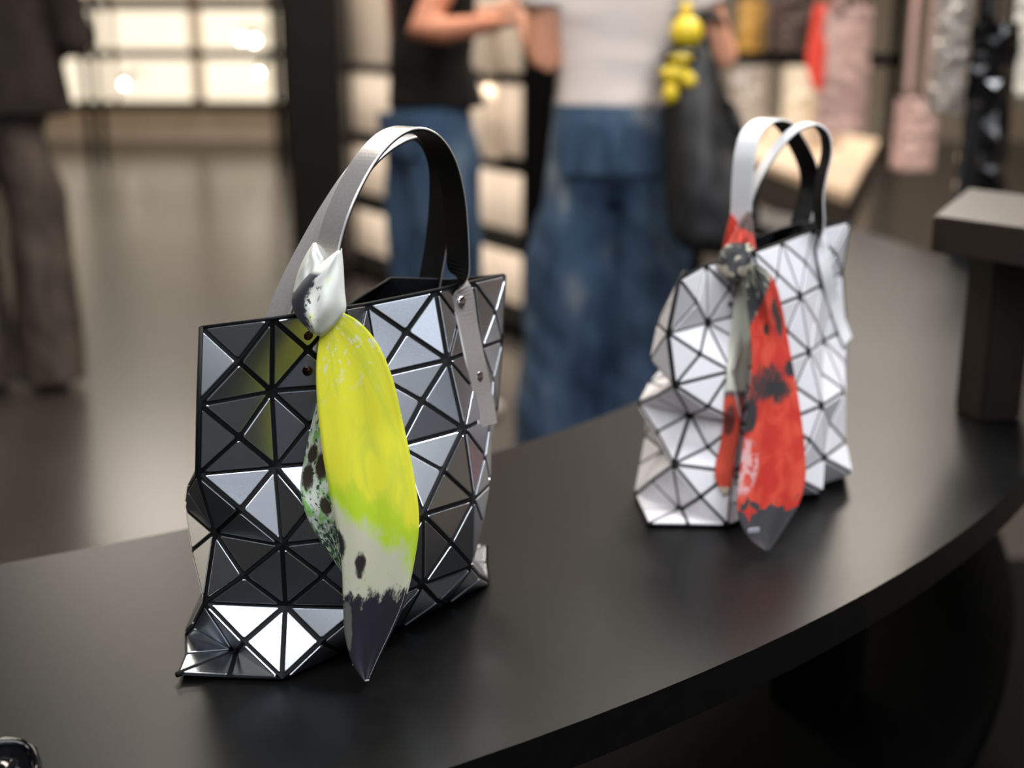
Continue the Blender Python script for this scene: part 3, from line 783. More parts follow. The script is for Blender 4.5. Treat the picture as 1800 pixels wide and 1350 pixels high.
# ---- red scarf on the white bag
kd2 = depth_of(rimpt(WP, 'f', 1.75))
rs = tag(empty('scarf', tuple(pxd(1295, 490, kd2 - .02))), 'red and charcoal printed scarf knotted on the white bag', 'scarf')
dk2 = lambda s, t: kd2 - .012 - .012 * t
pouch('wrap_band', [(1284, 376), (1279, 394), (1274, 416), (1269, 440)], [(1286, 376), (1298, 392), (1308, 410), (1310, 440)], lambda s, t: kd2 - .004, .011, .012, M['red_cloth'], rs)
pouch('wrap_band', [(1318, 368), (1300, 388), (1288, 412), (1275, 436)], [(1320, 370), (1324, 395), (1326, 420), (1330, 445)], dk2, .013, .010, M['scarf_band'], rs)
pouch('knot', [(1300, 416), (1275, 432), (1262, 455), (1266, 476), (1284, 492)], [(1318, 416), (1328, 436), (1333, 458), (1330, 476), (1304, 493)], lambda s, t: dk2(s, t) - .004, .019, .012, M['scarf_marble'], rs)
tip2 = depth_of(pxz(1346, 968, TZ + .004))
d2 = kd2 - .022
cloth('long_end', [(1309, 478), (1312, 530), (1320, 590), (1321, 650), (1312, 730), (1301, 820), (1296, 875), (1300, 915), (1318, 948), (1343, 967)],
      [(1330, 462), (1360, 490), (1376, 545), (1388, 610), (1402, 690), (1413, 770), (1416, 840), (1405, 885), (1385, 920), (1352, 968)],
      lambda s, t: d2 + (tip2 - .004 - d2) * t + .03 * (s - .35) * (1 - t * .5), M['scarf_red'], rs, bvh=WBVH, clear=.010, fold=.002)
cloth('short_end', [(1300, 490), (1290, 540), (1281, 610), (1275, 690), (1268, 770), (1258, 815), (1258, 842), (1271, 870)], [(1318, 490), (1319, 560), (1318, 620), (1309, 700), (1299, 770), (1294, 825), (1288, 852), (1276, 870)],
      lambda s, t: d2 + .016 + .006 * t, M['scarf_cream'], rs, ns=14, nt=60, bvh=WBVH, clear=.0045, fold=.001)
bm = bmesh.new()
box(bm, pxd(1325, 932, tip2 - .008), (.011, .001, .0045), .2, .0008)
bmobj('care_label', bm, M['stitch'], rs)

# ================================================================== sunglasses at the table's edge
def sunglasses():
    p0 = pxz(66, 1328, TZ)
    root = tag(empty('sunglasses', (p0.x - .03, p0.y - .01, TZ), 0), 'black glossy sunglasses lying on the table', 'sunglasses')
    # front frame built flat then laid back; x to the right end, y up the lens
    tilt = math.radians(20); yaw = math.radians(30)
    p0 = pxz(92, 1364, TZ)
    R_ = Matrix.Translation((p0.x, p0.y - .012, TZ + .006)) @ Matrix.Rotation(yaw, 4, 'Z') @ Matrix.Rotation(tilt, 4, 'X')
    def lens_outline(cx, k=1.0, n=40):
        out = []
        for i in range(n):
            a = i / n * 2 * math.pi
            ca, sa = math.cos(a), math.sin(a)
            x = .031 * k * math.copysign(abs(ca) ** .75, ca); y = .021 * k * math.copysign(abs(sa) ** .8, sa)
            y += .006 * (x / .031) * (1 if cx > -.06 else -1) * (.6 if y > 0 else .2)
            out.append(Vector((cx + x, y + .016, -.003 * (x / .031) ** 2)))
        return out
    for cx in (-.033, -.108):
        bm = bmesh.new()
        o_ = [R_ @ p for p in lens_outline(cx)]
        tube(bm, o_ + [o_[0]], .0032, 8, cap=False)
        rim = bmobj('rim', bm, M['black_gloss'], root, True)
        bm = bmesh.new()
        vs2 = [bm.verts.new(R_ @ p) for p in lens_outline(cx, .96)]
        c_ = bm.verts.new(R_ @ Vector((cx, .016, .003)))
        for i in range(len(vs2)): bm.faces.new((vs2[i], vs2[(i + 1) % len(vs2)], c_))
        l_ = bmobj('lens', bm, M['lens'], rim, True)
        l_.modifiers.new('thick', 'SOLIDIFY').thickness = .0016
    bm = bmesh.new()
    tube(bm, [R_ @ Vector(p) for p in ((-.062, .022, 0), (-.070, .026, .002), (-.078, .022, 0))], .0028, 8)
    bmobj('bridge', bm, M['black_gloss'], root, True)
    for cx, e in ((-.002, -.13), (-.139, -.011)):
        bm = bmesh.new()
        tube(bm, [R_ @ Vector((cx, .026, -.001)), R_ @ Vector((cx, .027, -.010)), R_ @ Vector(((cx + e) / 2, .030, -.014)), R_ @ Vector((e, .022, -.016))], [(.0032, .0022)] * 3 + [(.005, .002)], 8)
        bmobj('temple', bm, M['black_gloss'], root, True)
M['lens'] = mat('dark_lens', (14, 14, 16), .04, 0, .9)
sunglasses()

# ================================================================== people
def loft(bm, secs, seg=20):
    """stack of ellipses (x, y, z, rx, ry)"""
    rings = []
    for x, y, z, rx, ry in secs:
        rings.append([bm.verts.new((x + rx * math.cos(k * 2 * math.pi / seg), y + ry * math.sin(k * 2 * math.pi / seg), z)) for k in range(seg)])
    for i in range(len(rings) - 1):
        for k in range(seg):
            bm.faces.new((rings[i][k], rings[i][(k + 1) % seg], rings[i + 1][(k + 1) % seg], rings[i + 1][k]))
    bm.faces.new(rings[0][::-1]); bm.faces.new(rings[-1])
def ball(bm, c, r):
    g = bmesh.ops.create_uvsphere(bm, u_segments=20, v_segments=14, radius=1)
    bmesh.ops.transform(bm, matrix=Matrix.Translation(c) @ Matrix.Diagonal((r[0], r[1], r[2], 1)), verts=g['verts'])
def fuse(name, bm, m, root, voxel=.012, it=4, wob=None):
    """one continuous skin over overlapping volumes, in the root's own frame"""
    o = bmobj(name, bm, None)
    md = o.modifiers.new('r', 'REMESH'); md.mode = 'VOXEL'; md.voxel_size = voxel; md.use_smooth_shade = True
    s = o.modifiers.new('s', 'SMOOTH'); s.factor = .6; s.iterations = it
    bake(o)
    if wob:
        for v in o.data.vertices: v.co += v.normal * wob(v.co)
    o.data.polygons.foreach_set('use_smooth', [True] * len(o.data.polygons))
    o.data.materials.clear(); o.data.materials.append(m)
    if root is not None: o.parent = root
    return o
def hand(bm, wrist, dirv, palmn, size=1.0, curl=.5):
    """palm and five bent fingers from the wrist"""
    wrist = Vector(wrist); d = Vector(dirv).normalized(); n_ = Vector(palmn); n_ = (n_ - d * n_.dot(d)).normalized(); s = d.cross(n_)
    k = size
    tube(bm, [wrist - d * .02, wrist + d * .03 * k, wrist + d * .085 * k], [(.026 * k, .019 * k), (.036 * k, .016 * k), (.040 * k, .013 * k)], 12, flat=s)
    for i, ln in enumerate((.070, .080, .075, .058)):
        b_ = wrist + d * .082 * k + s * ((i - 1.5) * .020 * k)
        p1 = b_ + (d * math.cos(curl * .6) + n_ * math.sin(curl * .6)) * ln * .45 * k
        p2 = p1 + (d * math.cos(curl * 1.6) + n_ * math.sin(curl * 1.6)) * ln * .32 * k
        p3 = p2 + (d * math.cos(curl * 2.4) + n_ * math.sin(curl * 2.4)) * ln * .25 * k
        tube(bm, [b_ - d * .012, b_, p1, p2, p3], [.0095 * k, .0095 * k, .0088 * k, .008 * k, .0065 * k], 8)
    t0 = wrist + d * .025 * k - s * .028 * k
    t1 = t0 + (d * .6 - s * .6 + n_ * .4).normalized() * .035 * k
    t2 = t1 + (d * .9 - s * .15 + n_ * .4).normalized() * .032 * k
    tube(bm, [t0 + s * .01, t0, t1, t2], [.013 * k, .012 * k, .010 * k, .008 * k], 8)
def body(name, root, H, armL, armR, skin, voxel=.010, hn=((0, 0, 1), (0, 0, 1)), facing=(0, 1, 0)):
    """armL / armR: shoulder, elbow, wrist points; facing +y in the local frame"""
    k = H / 1.65
    bm = bmesh.new()
    for s in (-1, 1):
        loft(bm, [(s * .085 * k, 0, .04, .036, .042), (s * .085 * k, 0, .10, .034, .040), (s * .085 * k, -.01, .28 * k, .046, .050), (s * .083 * k, 0, .45 * k, .046, .050), (s * .078 * k, 0, .62 * k, .056, .062), (s * .066 * k, 0, .80 * k, .064, .078), (s * .055 * k, 0, .90 * k, .062, .078)])
        loft(bm, [(s * .085 * k, .05, .008, .040, .11), (s * .085 * k, .05, .035, .040, .11), (s * .085 * k, .02, .07, .035, .06), (s * .085 * k, 0, .11, .03, .035)])
    loft(bm, [(0, 0, .76 * k, .08, .07), (0, 0, .84 * k, .118, .088), (0, 0, .93 * k, .120, .085), (0, 0, 1.03 * k, .128, .085), (0, .01, 1.13 * k, .138, .092), (0, .01, 1.24 * k, .155, .10), (0, 0, 1.32 * k, .165, .085), (0, 0, 1.37 * k, .12, .065), (0, 0, 1.40 * k, .06, .05)])
    loft(bm, [(0, 0, 1.34 * k, .055, .052), (0, .01, 1.42 * k, .047, .05), (0, .02, 1.47 * k, .048, .055)])
    # head: skull, jaw, nose, ears
    ball(bm, (0, .012, 1.555 * k), (.074 * k, .094 * k, .100 * k)); ball(bm, (0, .040, 1.495 * k), (.052 * k, .058 * k, .062 * k))
    ball(bm, (0, .112 * k, 1.535 * k), (.013, .018, .020)); ball(bm, (0, .098 * k, 1.488 * k), (.024, .010, .010))
    for s in (-1, 1): ball(bm, (s * .075 * k, .005, 1.535 * k), (.012, .022, .032))
    for s, arm, pn in ((-1, armL, hn[0]), (1, armR, hn[1])):
        sh, el, wr = [Vector(p) for p in arm]
        tube(bm, [sh + Vector((-s * .04, 0, .01)), sh, sh.lerp(el, .5), el, el.lerp(wr, .3), wr], [.05 * k, .052 * k, .043 * k, .036 * k, .036 * k, .024 * k], 14)
        hand(bm, wr, wr - el, pn, k * .92)
    return fuse(name, bm, skin, root, voxel, 3)
def skin_mat(name, c):
    m = mat(name, c, .5, 0, .4)
    b_ = m.node_tree.nodes['Principled BSDF']
    b_.inputs['Subsurface Weight'].default_value = .08
    b_.inputs['Subsurface Radius'].default_value = (.02, .008, .004)
    n = NT(m); z = n.noise(n.obj(), 30, 4)
    n.color(n.mix(n.step(z, .35, .65), c, tuple(int(x * .94) for x in c)))
    return m
M['skin_a'] = skin_mat('tan_skin', (206, 138, 108))
M['skin_b'] = skin_mat('light_tan_skin', (214, 152, 122))
def denim(name, dark, mid, pale):
    m = mat(name, mid, .8, 0, .2)
    n = NT(m); o_ = n.obj()
    z = n.noise(o_, 5, 4, .5, (1.6, 1.6, .7)); z2 = n.noise(o_, 160, 2)
    c = n.mix(n.step(z, .34, .52), dark, mid); c = n.mix(n.step(z, .54, .74), c, pale)
    n.color(c); n.bump(z2, .15, .001)
    return m
M['denim'] = denim('washed_blue_denim', (40, 54, 75), (64, 84, 108), (140, 147, 152))
M['denim2'] = denim('mid_blue_denim', (44, 62, 88), (66, 90, 118), (104, 122, 142))
M['tee'] = grainy('white_ribbed_cotton', (236, 224, 218), (228, 216, 210), 14, .8, 0, .2, sc=(.4, .4, 6))
M['black_top'] = grainy('black_cotton', (20, 18, 18), (28, 25, 25), 20, .85, 0, .2)
M['jacket'] = grainy('dark_brown_wool', (34, 29, 27), (44, 38, 35), 12, .85, 0, .2)
M['trousers'] = grainy('grey_brown_twill', (66, 58, 53), (92, 82, 75), 8, .8, 0, .2, sc=(2, 2, .5))
M['hair'] = grainy('black_hair', (18, 15, 14), (30, 25, 22), 60, .45, 0, .4, sc=(3, 3, .3))
M['shoe'] = grainy('dark_shoe_leather', (30, 24, 22), (38, 31, 28), 20, .4)
M['white_shoe'] = grainy('pale_sneaker', (210, 205, 200), (220, 216, 212), 20, .6)
def jeans(name, root, k, waist, hem_r, m, top_r=(.142, .098), spread=.09, fold=.006, hip=.152):
    bm = bmesh.new()
    for s in (-1, 1):
        loft(bm, [(s * spread, 0, .03, hem_r, hem_r * 1.05), (s * spread, 0, .20, hem_r * .97, hem_r), (s * spread * .98, 0, .45 * k, hem_r * .86, hem_r * .95), (s * spread * .95, 0, .62 * k, .098, .105), (s * .072, 0, .78 * k, .090, .112), (s * .062, 0, .86 * k, .085, .108)])
    loft(bm, [(0, 0, .74 * k, .10, .09), (0, -.006, .82 * k, hip, .120), (0, -.006, .88 * k, hip * .985, .118), (0, 0, waist, top_r[0], top_r[1])])
    def wob(p):
        f = noise.noise(Vector((p.x * 7, p.y * 7, p.z * 4))) + .6 * noise.noise(Vector((p.x * 14 + p.z * 9, p.y * 13, p.z * 10)))
        return fold * f * (1.25 if p.z < .8 * k else .4)
    return fuse(name, bm, m, root, .011, 3, wob)
def hair(root, k, m, long_=False):
    bm = bmesh.new()
    ball(bm, (0, -.012, 1.575 * k), (.084 * k, .098 * k, .098 * k))
    if long_: loft(bm, [(0, -.075, 1.30 * k, .07, .025), (0, -.08, 1.42 * k, .085, .035), (0, -.06, 1.55 * k, .08, .05)])
    return fuse('hair', bm, m, root, .012, 3)

# --- woman in white seen from behind
WX = pxd(1068, 300, 3.2)
pw = empty('person', (WX.x, 3.12, 0), 0)
tag(pw, 'person in white t-shirt and wide blue jeans seen from behind, carrying a black bag', 'person')
kw = 1.02
body('body', pw, 1.68, ((-.165, 0, 1.30), (-.165, -.03, 1.075), (-.215, .16, 1.21)), ((.165, 0, 1.30), (.262, -.01, 1.085), (.235, .20, 1.15)), M['skin_b'], hn=((1, 0, 0), (-1, 0, 0)))
bm = bmesh.new()
loft(bm, [(0, 0, .972, .142, .104), (0, 0, 1.0, .138, .100), (0, 0, 1.05, .134, .096), (0, .01, 1.13, .148, .102), (0, .01, 1.24, .166, .110), (0, 0, 1.33, .172, .094), (0, 0, 1.375, .10, .07)])
for s, e in ((-1, (-.168, -.016, 1.20)), (1, (.215, -.005, 1.20))):
    tube(bm, [(s * .11, 0, 1.32), (s * .165, 0, 1.30), e], [.06, .064, .060], 14)
fuse('t_shirt', bm, M['tee'], pw, .010, 3, lambda p: .003 * noise.noise(Vector((p.x * 5, p.y * 5, p.z * 26))))
jeans('jeans', pw, kw, 1.0, .125, M['denim'], spread=.105, fold=.011, top_r=(.138, .098))
for s in (-1, 1):
    bm = bmesh.new(); box(bm, (s * .072, -.116, .885), (.105, .014, .12), s * .12, .004)
    bmobj('back_pocket', bm, M['denim'], None, False).parent = pw
hair(pw, kw, M['hair'], True)
for s in (-1, 1):
    bm = bmesh.new(); loft(bm, [(s * .10, .06, .0, .045, .125), (s * .10, .06, .03, .047, .125), (s * .10, .03, .07, .04, .08), (s * .10, .0, .11, .04, .05)])
    fuse('shoe', bm, M['white_shoe'], pw, .010, 3)

# --- woman in black, turned to the right
BX = pxd(764, 300, 3.9)
pb = empty('person', (BX.x, 3.82, 0), math.radians(-58))
tag(pb, 'person in sleeveless black top and blue jeans holding one forearm out', 'person')
# local frame: +y is where she looks (world right), +x is towards the camera
el = pb.rotation_euler.to_matrix().inverted() @ (pxd(737, 60, 3.46) - pb.location)
wr = pb.rotation_euler.to_matrix().inverted() @ (pxd(875, 40, 3.42) - pb.location)
body('body', pb, 1.66, ((-.165, 0, 1.34), (-.20, .0, 1.12), (-.06, .24, 1.2)), ((.17, .0, 1.36), el, wr), M['skin_a'], hn=((0, 0, 1), (0, 0, 1)))
bm = bmesh.new()
loft(bm, [(0, .02, .935, .158, .138), (0, .015, .99, .152, .128), (0, 0, 1.07, .145, .112), (0, .01, 1.16, .152, .112), (0, .01, 1.26, .160, .112), (0, 0, 1.34, .150, .092), (0, 0, 1.385, .10, .07)])
fuse('sleeveless_top', bm, M['black_top'], pb, .010, 3, lambda p: .005 * noise.noise(Vector((p.x * 6, p.y * 6, p.z * 9))))
jeans('jeans', pb, 1.0, .985, .105, M['denim2'], spread=.088, fold=.006)
for s in (-1, 1):
    bm = bmesh.new(); box(bm, (s * .072, -.114, .86), (.10, .014, .12), s * .12, .004)
    bmobj('back_pocket', bm, M['denim2'], None, False).parent = pb
hair(pb, 1.0, M['hair'])
for s in (-1, 1):
    bm = bmesh.new(); loft(bm, [(s * .09, .06, .0, .045, .125), (s * .09, .06, .03, .047, .125), (s * .09, .03, .07, .04, .08), (s * .09, .0, .11, .04, .05)])
    fuse('shoe', bm, M['white_shoe'], pb, .010, 3)

# --- man at the left in a dark jacket
pm = empty('person', (-1.64, 4.10, 0), math.radians(12))
tag(pm, 'person in dark jacket and grey brown trousers standing with back turned', 'person')
km = 1.06
body('body', pm, 1.76, ((-.20, 0, 1.42), (-.26, -.02, 1.14), (-.10, .22, 1.16)), ((.20, 0, 1.42), (.265, -.02, 1.14), (.10, .22, 1.10)), M['skin_a'], hn=((1, 0, 0), (-1, 0, 0)))
bm = bmesh.new()
loft(bm, [(0, 0, .895, .255, .175), (0, 0, .97, .250, .170), (0, 0, 1.10, .225, .150), (0, .01, 1.25, .215, .140), (0, .01, 1.36, .22, .125), (0, 0, 1.45, .17, .09), (0, 0, 1.50, .08, .065)])
for s, e, w2 in ((-1, (-.27, -.02, 1.14), (-.12, .20, 1.16)), (1, (.275, -.02, 1.14), (.12, .20, 1.10))):
    tube(bm, [(s * .13, 0, 1.43), (s * .20, 0, 1.42), ((s * .2 + e[0]) / 2, -.01, 1.28), e, w2], [.07, .078, .072, .066, .055], 14)
fuse('jacket', bm, M['jacket'], pm, .012, 3, lambda p: .006 * noise.noise(Vector((p.x * 6, p.y * 6, p.z * 8))))
jeans('trousers', pm, km, 1.0, .112, M['trousers'], hip=.175, spread=.115, top_r=(.17, .12), fold=.009)
hair(pm, 1.066, M['hair'])
for s in (-1, 1):
    bm = bmesh.new(); loft(bm, [(s * .10, .06, .0, .05, .14), (s * .10, .06, .03, .052, .14), (s * .10, .03, .075, .045, .09), (s * .10, .0, .12, .045, .055)])
    fuse('shoe', bm, M['shoe'], pm, .010, 3)

# ================================================================== things the people carry
M['black_nylon'] = grainy('black_nylon', (14, 14, 16), (24, 24, 26), 10, .5, 0, .4, sc=(2, 2, .5))
def slouch(name, secs, d, m, label, strap_pts):
    """soft shoulder bag; secs = (pixel u, v, half width px, half depth m)"""
    s0 = secs[-1]
    root = tag(empty(name, tuple(pxd(s0[0], s0[1], d))), label, 'handbag')
    bm = bmesh.new(); rings = []
    for u, v, hw, hd in secs:
        c = pxd(u, v, d); r = hw / FPX * d
        rings.append([bm.verts.new(c + Vector((r * math.copysign(abs(math.cos(a)) ** .8, math.cos(a)), hd * math.sin(a), 0))) for a in [i * 2 * math.pi / 28 for i in range(28)]])
    for i in range(len(rings) - 1):
        for k_ in range(28): bm.faces.new((rings[i][k_], rings[i][(k_ + 1) % 28], rings[i + 1][(k_ + 1) % 28], rings[i + 1][k_]))
    bm.faces.new(rings[0]); bm.faces.new(rings[-1][::-1])
    o = bmobj('body', bm, m, root, True)
    s = o.modifiers.new('s', 'SUBSURF'); s.levels = 2; s.render_levels = 2
    bake(o)
    for v in o.data.vertices:
        v.co += v.normal * (.016 * noise.noise(Vector((v.co.x * 9, v.co.y * 9, v.co.z * 3))) + .008 * noise.noise(v.co * 18))
    o.data.polygons.foreach_set('use_smooth', [True] * len(o.data.polygons))
    bm = bmesh.new(); tube(bm, strap_pts, [(.018, .004)] * len(strap_pts), 8)
    bmobj('strap', bm, m, root, True)
    return root
hw = Vector((pw.location.x, pw.location.y, 0))
slouch('shoulder_bag', [(1217, 40, 22, .02), (1213, 100, 44, .035), (1222, 170, 60, .05), (1238, 250, 74, .065), (1246, 330, 82, .075), (1248, 395, 80, .07), (1248, 430, 60, .06), (1248, 442, 30, .04)], 2.87, M['black_nylon'], 'slouchy black shoulder bag with a yellow charm hanging from an arm',
       [pxd(1200, 110, 2.93), pxd(1196, 30, 2.95), hw + Vector((.235, -.05, 1.19)), hw + Vector((.262, -.01, 1.16)), hw + Vector((.285, .04, 1.16)), pxd(1240, 40, 3.04), pxd(1236, 130, 2.98)])
M['yellow'] = grainy('yellow_plastic', (238, 205, 40), (244, 214, 60), 20, .35)
ch = tag(empty('bag_charm', tuple(pxd(1195, 170, 2.84))), 'yellow and black bead charm hanging from the black shoulder bag', 'bag charm')
def bead(u, v, r, m, d=2.83, sq=(1, 1, 1)):
    bm = bmesh.new(); ball(bm, pxd(u, v, d), (r * sq[0], r * sq[1], r * sq[2])); return bmobj('bead', bm, m, ch, True)
bead(1206, 16, .015, M['yellow']); bead(1206, 58, .037, M['yellow'])
bead(1195, 100, .034, M['black_gloss'], sq=(1.2, .8, .72)); bead(1196, 102, .030, M['yellow'], 2.815, (.9, .6, .32))
bead(1187, 130, .026, M['yellow'], sq=(1.35, .8, .8)); bead(1210, 142, .018, M['yellow']); bead(1178, 165, .018, M['yellow'], sq=(1, 1, 1.3))
bm = bmesh.new(); tube(bm, [pxd(1200, 5, 2.86), pxd(1202, 60, 2.835), pxd(1190, 130, 2.835), pxd(1180, 165, 2.835)], .002, 6); bmobj('cord', bm, M['black_nylon'], ch)

# ================================================================== shop fittings behind
# open rack far at the back left
RY = 11.4
rack = tag(empty('open_rack', (-2.9, RY, 0)), 'black metal open rack in front of the lit windows', 'rack')
def rackz(v, d=11.05): return CAM.z + (ray(900, v).z) * d
def rackx(u, d=11.05): return (u - 900) / FPX * d
x0, x1 = rackx(120), rackx(512)
for v in (10, 94, 187):
    boxobj('shelf', ((x0 + x1) / 2, RY, rackz(v)), (x1 - x0, .40, .065), M['black'], rack)
for x in (rackx(158), rackx(490)):
    for yy in (-.19, .19):
        boxobj('post', (x, RY + yy, .85), (.05, .04, 1.7), M['black'], rack)
# little lamps that shine through the rack
for i, (u, v, r) in enumerate(((425, 68, .030), (447, 72, .030), (502, 74, .030), (218, 148, .020), (455, 128, .020))):
    bm = bmesh.new(); ball(bm, pxd(u, v, 12.6), (r, r, r))
    o = tag(empty('spot_lamp', tuple(pxd(u, v, 12.6))), 'small glowing spot lamp behind the open rack', 'lamp', 'glowing lamps behind the rack')
    bmobj('bulb', bm, M['bulb'], o, True)
    bm = bmesh.new(); p = pxd(u, v, 12.6); tube(bm, [p + Vector((0, .02, .02)), p + Vector((0, .2, .10)), Vector((p.x, 13.66, p.z + .1))], [.028, .02, .012], 10); bmobj('arm', bm, M['black'], o, True)

# long shelving behind the two women
q0, q1 = pxz(560, 236, .65), pxz(920, 302, .65)
q0.z = q1.z = 0
sd_ = (q1 - q0).normalized(); q1 = q0 + sd_ * 2.0
sn_ = Vector((-sd_.y, sd_.x, 0)) ; sn_ = sn_ if sn_.y > 0 else -sn_
ln = (q1 - q0).length; ang = math.atan2(sd_.y, sd_.x)
shelf = tag(empty('wall_shelving', tuple((q0 + q1) / 2), 0), 'long black shelving with cream back panels beside the column', 'shelving')
mid = (q0 + q1) / 2 + sn_ * .09
for z in (.05, .35, .65, .975, 1.55, 2.1):
    c = mid.copy(); c.z = z; boxobj('shelf', tuple(c), (ln, .18, .030), M['black'], shelf, rz=ang)
npan = 4
for i in range(npan):
    for z0, z1 in ((.065, .335), (.365, .635), (.665, .96), (.99, 1.535), (1.565, 2.085)):
        c = q0 + sd_ * (ln * (i + .5) / npan) + sn_ * .19; c.z = (z0 + z1) / 2
        boxobj('back_panel', tuple(c), (ln / npan - .012, .02, z1 - z0), M['cream'], shelf, rz=ang)
for f in (-.006, 1.006):
    c = q0 + sd_ * (ln * f) + sn_ * .1; c.z = 1.06; boxobj('side_panel', tuple(c), (.02, .20, 2.12), M['black'], shelf, rz=ang)
for z in (.32, .62, .945, 1.52):
    c = mid - sn_ * .07; c.z = z
    l = area('shelf_light', tuple(c), ln * .95, 3.6, WARM, aim=tuple(mid + sn_ * .1 + Vector((0, 0, z - .25))), sizey=.02)

# low tan bench at the right
bp = [pxz(1492, 342, .62), pxz(1545, 246, .62), pxz(1300, 203, .62), pxz(1275, 262, .62)]
cx = sum(bp, Vector()) / 4
bench = tag(empty('display_bench', (cx.x, cx.y, 0)), 'long low bench with tan top and dark band of painted shade', 'bench')
prism('top', [(p.x, p.y) for p in bp], .585, .62, M['tan'], bench, .004)
ins = [cx.lerp(p, .985) for p in bp]
prism('edge', [(p.x, p.y) for p in ins], .44, .583, M['brown_black'], bench, .003)  # dark colour stands for the shade below the tan top
ins = [cx.lerp(p, .94) for p in bp]
prism('base', [(p.x, p.y) for p in ins], 0, .438, M['cream'], bench, .003)

# bags for sale ----------------------------------------------------------
def facet_tote(label, u0, u1, v0, v1, d, m, hm, top_z, group=None, yaw=0, depth=.09, seed=1):
    """hanging or standing tote with a faceted skin; pixel box u0..u1, v0..v1 at depth d"""
    rnd = random.Random(seed)
    bl, tr = pxd((u0 + u1) / 2, v1, d), pxd((u0 + u1) / 2, v0, d)
    W_ = (u1 - u0) / FPX * d; zt = tr.z; zb = bl.z; y0 = (bl.y + tr.y) / 2; x0_ = (bl.x + tr.x) / 2
    root = tag(empty('tote_bag', (x0_, y0, zb), yaw), label, 'handbag', group)
    nc, nr = 4, max(3, int((zt - zb) / W_ * 4))
    bm = bmesh.new(); g = {}
    Rz = Matrix.Translation((x0_, y0, 0)) @ Matrix.Rotation(yaw, 4, 'Z')
    for s in (-1, 1):
        for r in range(nr + 1):
            for c in range(nc + 1):
                t = r / nr; e = 1 if c in (0, nc) else 0
                hd = 0 if e else depth / 2 * (.35 + .65 * t) * (1 - abs(c - nc / 2) / nc)
                key = (s if not e else 0, c, r)
                if key in g: continue
                g[key] = bm.verts.new(Rz @ Vector(((c / nc - .5) * W_ * (1 + .06 * t) + (0 if e else rnd.uniform(-.06, .06) * W_ / nc), s * hd + rnd.uniform(-.006, .006), zt + (zb - zt) * t)))
    def k_(s, c, r): return g[(0 if c in (0, nc) else s, c, r)]
    for s in (-1, 1):
        for r in range(nr):
            for c in range(nc):
                a_, b_, c_, d_ = k_(s, c, r), k_(s, c + 1, r), k_(s, c + 1, r + 1), k_(s, c, r + 1)
                ce = bm.verts.new((a_.co + b_.co + c_.co + d_.co) / 4 + Rz.to_3x3() @ Vector((0, s * rnd.uniform(-.004, .012), 0)))
                for p, q in ((a_, b_), (b_, c_), (c_, d_), (d_, a_)): bm.faces.new((p, q, ce))
    for c in range(nc):
        ps = [k_(-1, c, nr), k_(-1, c + 1, nr), k_(1, c + 1, nr), k_(1, c, nr)]
        u_ = []
        for p in ps:
            if p not in u_: u_.append(p)
        if len(u_) > 2: bm.faces.new(u_)
    bmobj('body', bm, m, root)
    for s in (-1, 1):
        bm = bmesh.new()
        pts = [Rz @ Vector((sx * W_ * .22, s * depth * .12, z)) for sx, z in ((-1, zt - .03), (-1, zt + (top_z - zt) * .5), (-.75, zt + (top_z - zt) * .85), (0, top_z), (.75, zt + (top_z - zt) * .85), (1, zt + (top_z - zt) * .5), (1, zt - .03))]
        tube(bm, spline(pts, 5), [(.012, .003)] * 31, 8)
        bmobj('handle', bm, hm, root, True)
    return root, W_, zt, zb
M['pink'] = grainy('dusty_pink_tile', (196, 164, 156), (184, 152, 146), 30, .35, 0, .5)
M['grey_bag'] = grainy('pale_grey_tile', (176, 170, 166), (160, 154, 150), 30, .3, .3)
M['white_bag'] = grainy('ivory_bag', (232, 224, 210), (222, 214, 200), 30, .5)
M['gold_bag'] = grainy('mustard_gold_bag', (196, 150, 70), (178, 134, 60), 20, .4)
M['brown_bag'] = grainy('dark_brown_bag', (60, 46, 42), (76, 58, 52), 20, .45)
M['black_shiny'] = grainy('black_lacquer_tile', (12, 12, 13), (20, 19, 20), 30, .12, 0, .7)
M['beige_bag'] = grainy('beige_canvas', (206, 188, 168), (192, 174, 156), 40, .8)
# hanging rails on rods from the ceiling
def rail(label, a_, b_, z):
    a_, b_ = Vector(a_), Vector(b_)
    root = tag(empty('hanging_rail', tuple(a_.lerp(b_, .5))), label, 'rail')
    bm = bmesh.new(); tube(bm, [(a_.x, a_.y, z), (b_.x, b_.y, z)], .012, 10); bmobj('bar', bm, M['black'], root, True)
    for f in (.08, .92):
        p = a_.lerp(b_, f); bm = bmesh.new(); tube(bm, [(p.x, p.y, z), (p.x, p.y, CEIL - .002)], .009, 10); bmobj('rod', bm, M['black'], root, True)
RZ1 = 1.62
p1 = pxd(1487, 100, 4.0); p2 = pxd(1605, 230, 4.55); p3 = pxd(1668, 100, 3.3)
rail('black hanging rail carrying the pink totes', (p1.x - .25, p1.y - .22, 0), (p2.x + .3, p2.y + .2, 0), RZ1)
facet_tote('dusty pink faceted tote with a red scarf hanging from the rail', 1437, 1533, 12, 236, 4.0, M['pink'], M['pink'], RZ1, yaw=.3, seed=3)
facet_tote('dusty pink faceted tote hanging low beside the thin black post', 1572, 1642, 172, 300, 4.55, M['pink'], M['pink'], RZ1, yaw=-.2, seed=4)
p4 = pxd(1738, 150, 2.75)
rail('black hanging rail carrying the black and grey totes', (p4.x - .5, p4.y + .75, 0), (p4.x + .5, p4.y - .05, 0), RZ1 - .05)
facet_tote('glossy black faceted tote hanging behind the riser', 1690, 1786, 40, 342, 2.75, M['black_shiny'], M['black_shiny'], RZ1 - .05, yaw=.25, depth=.11, seed=5)
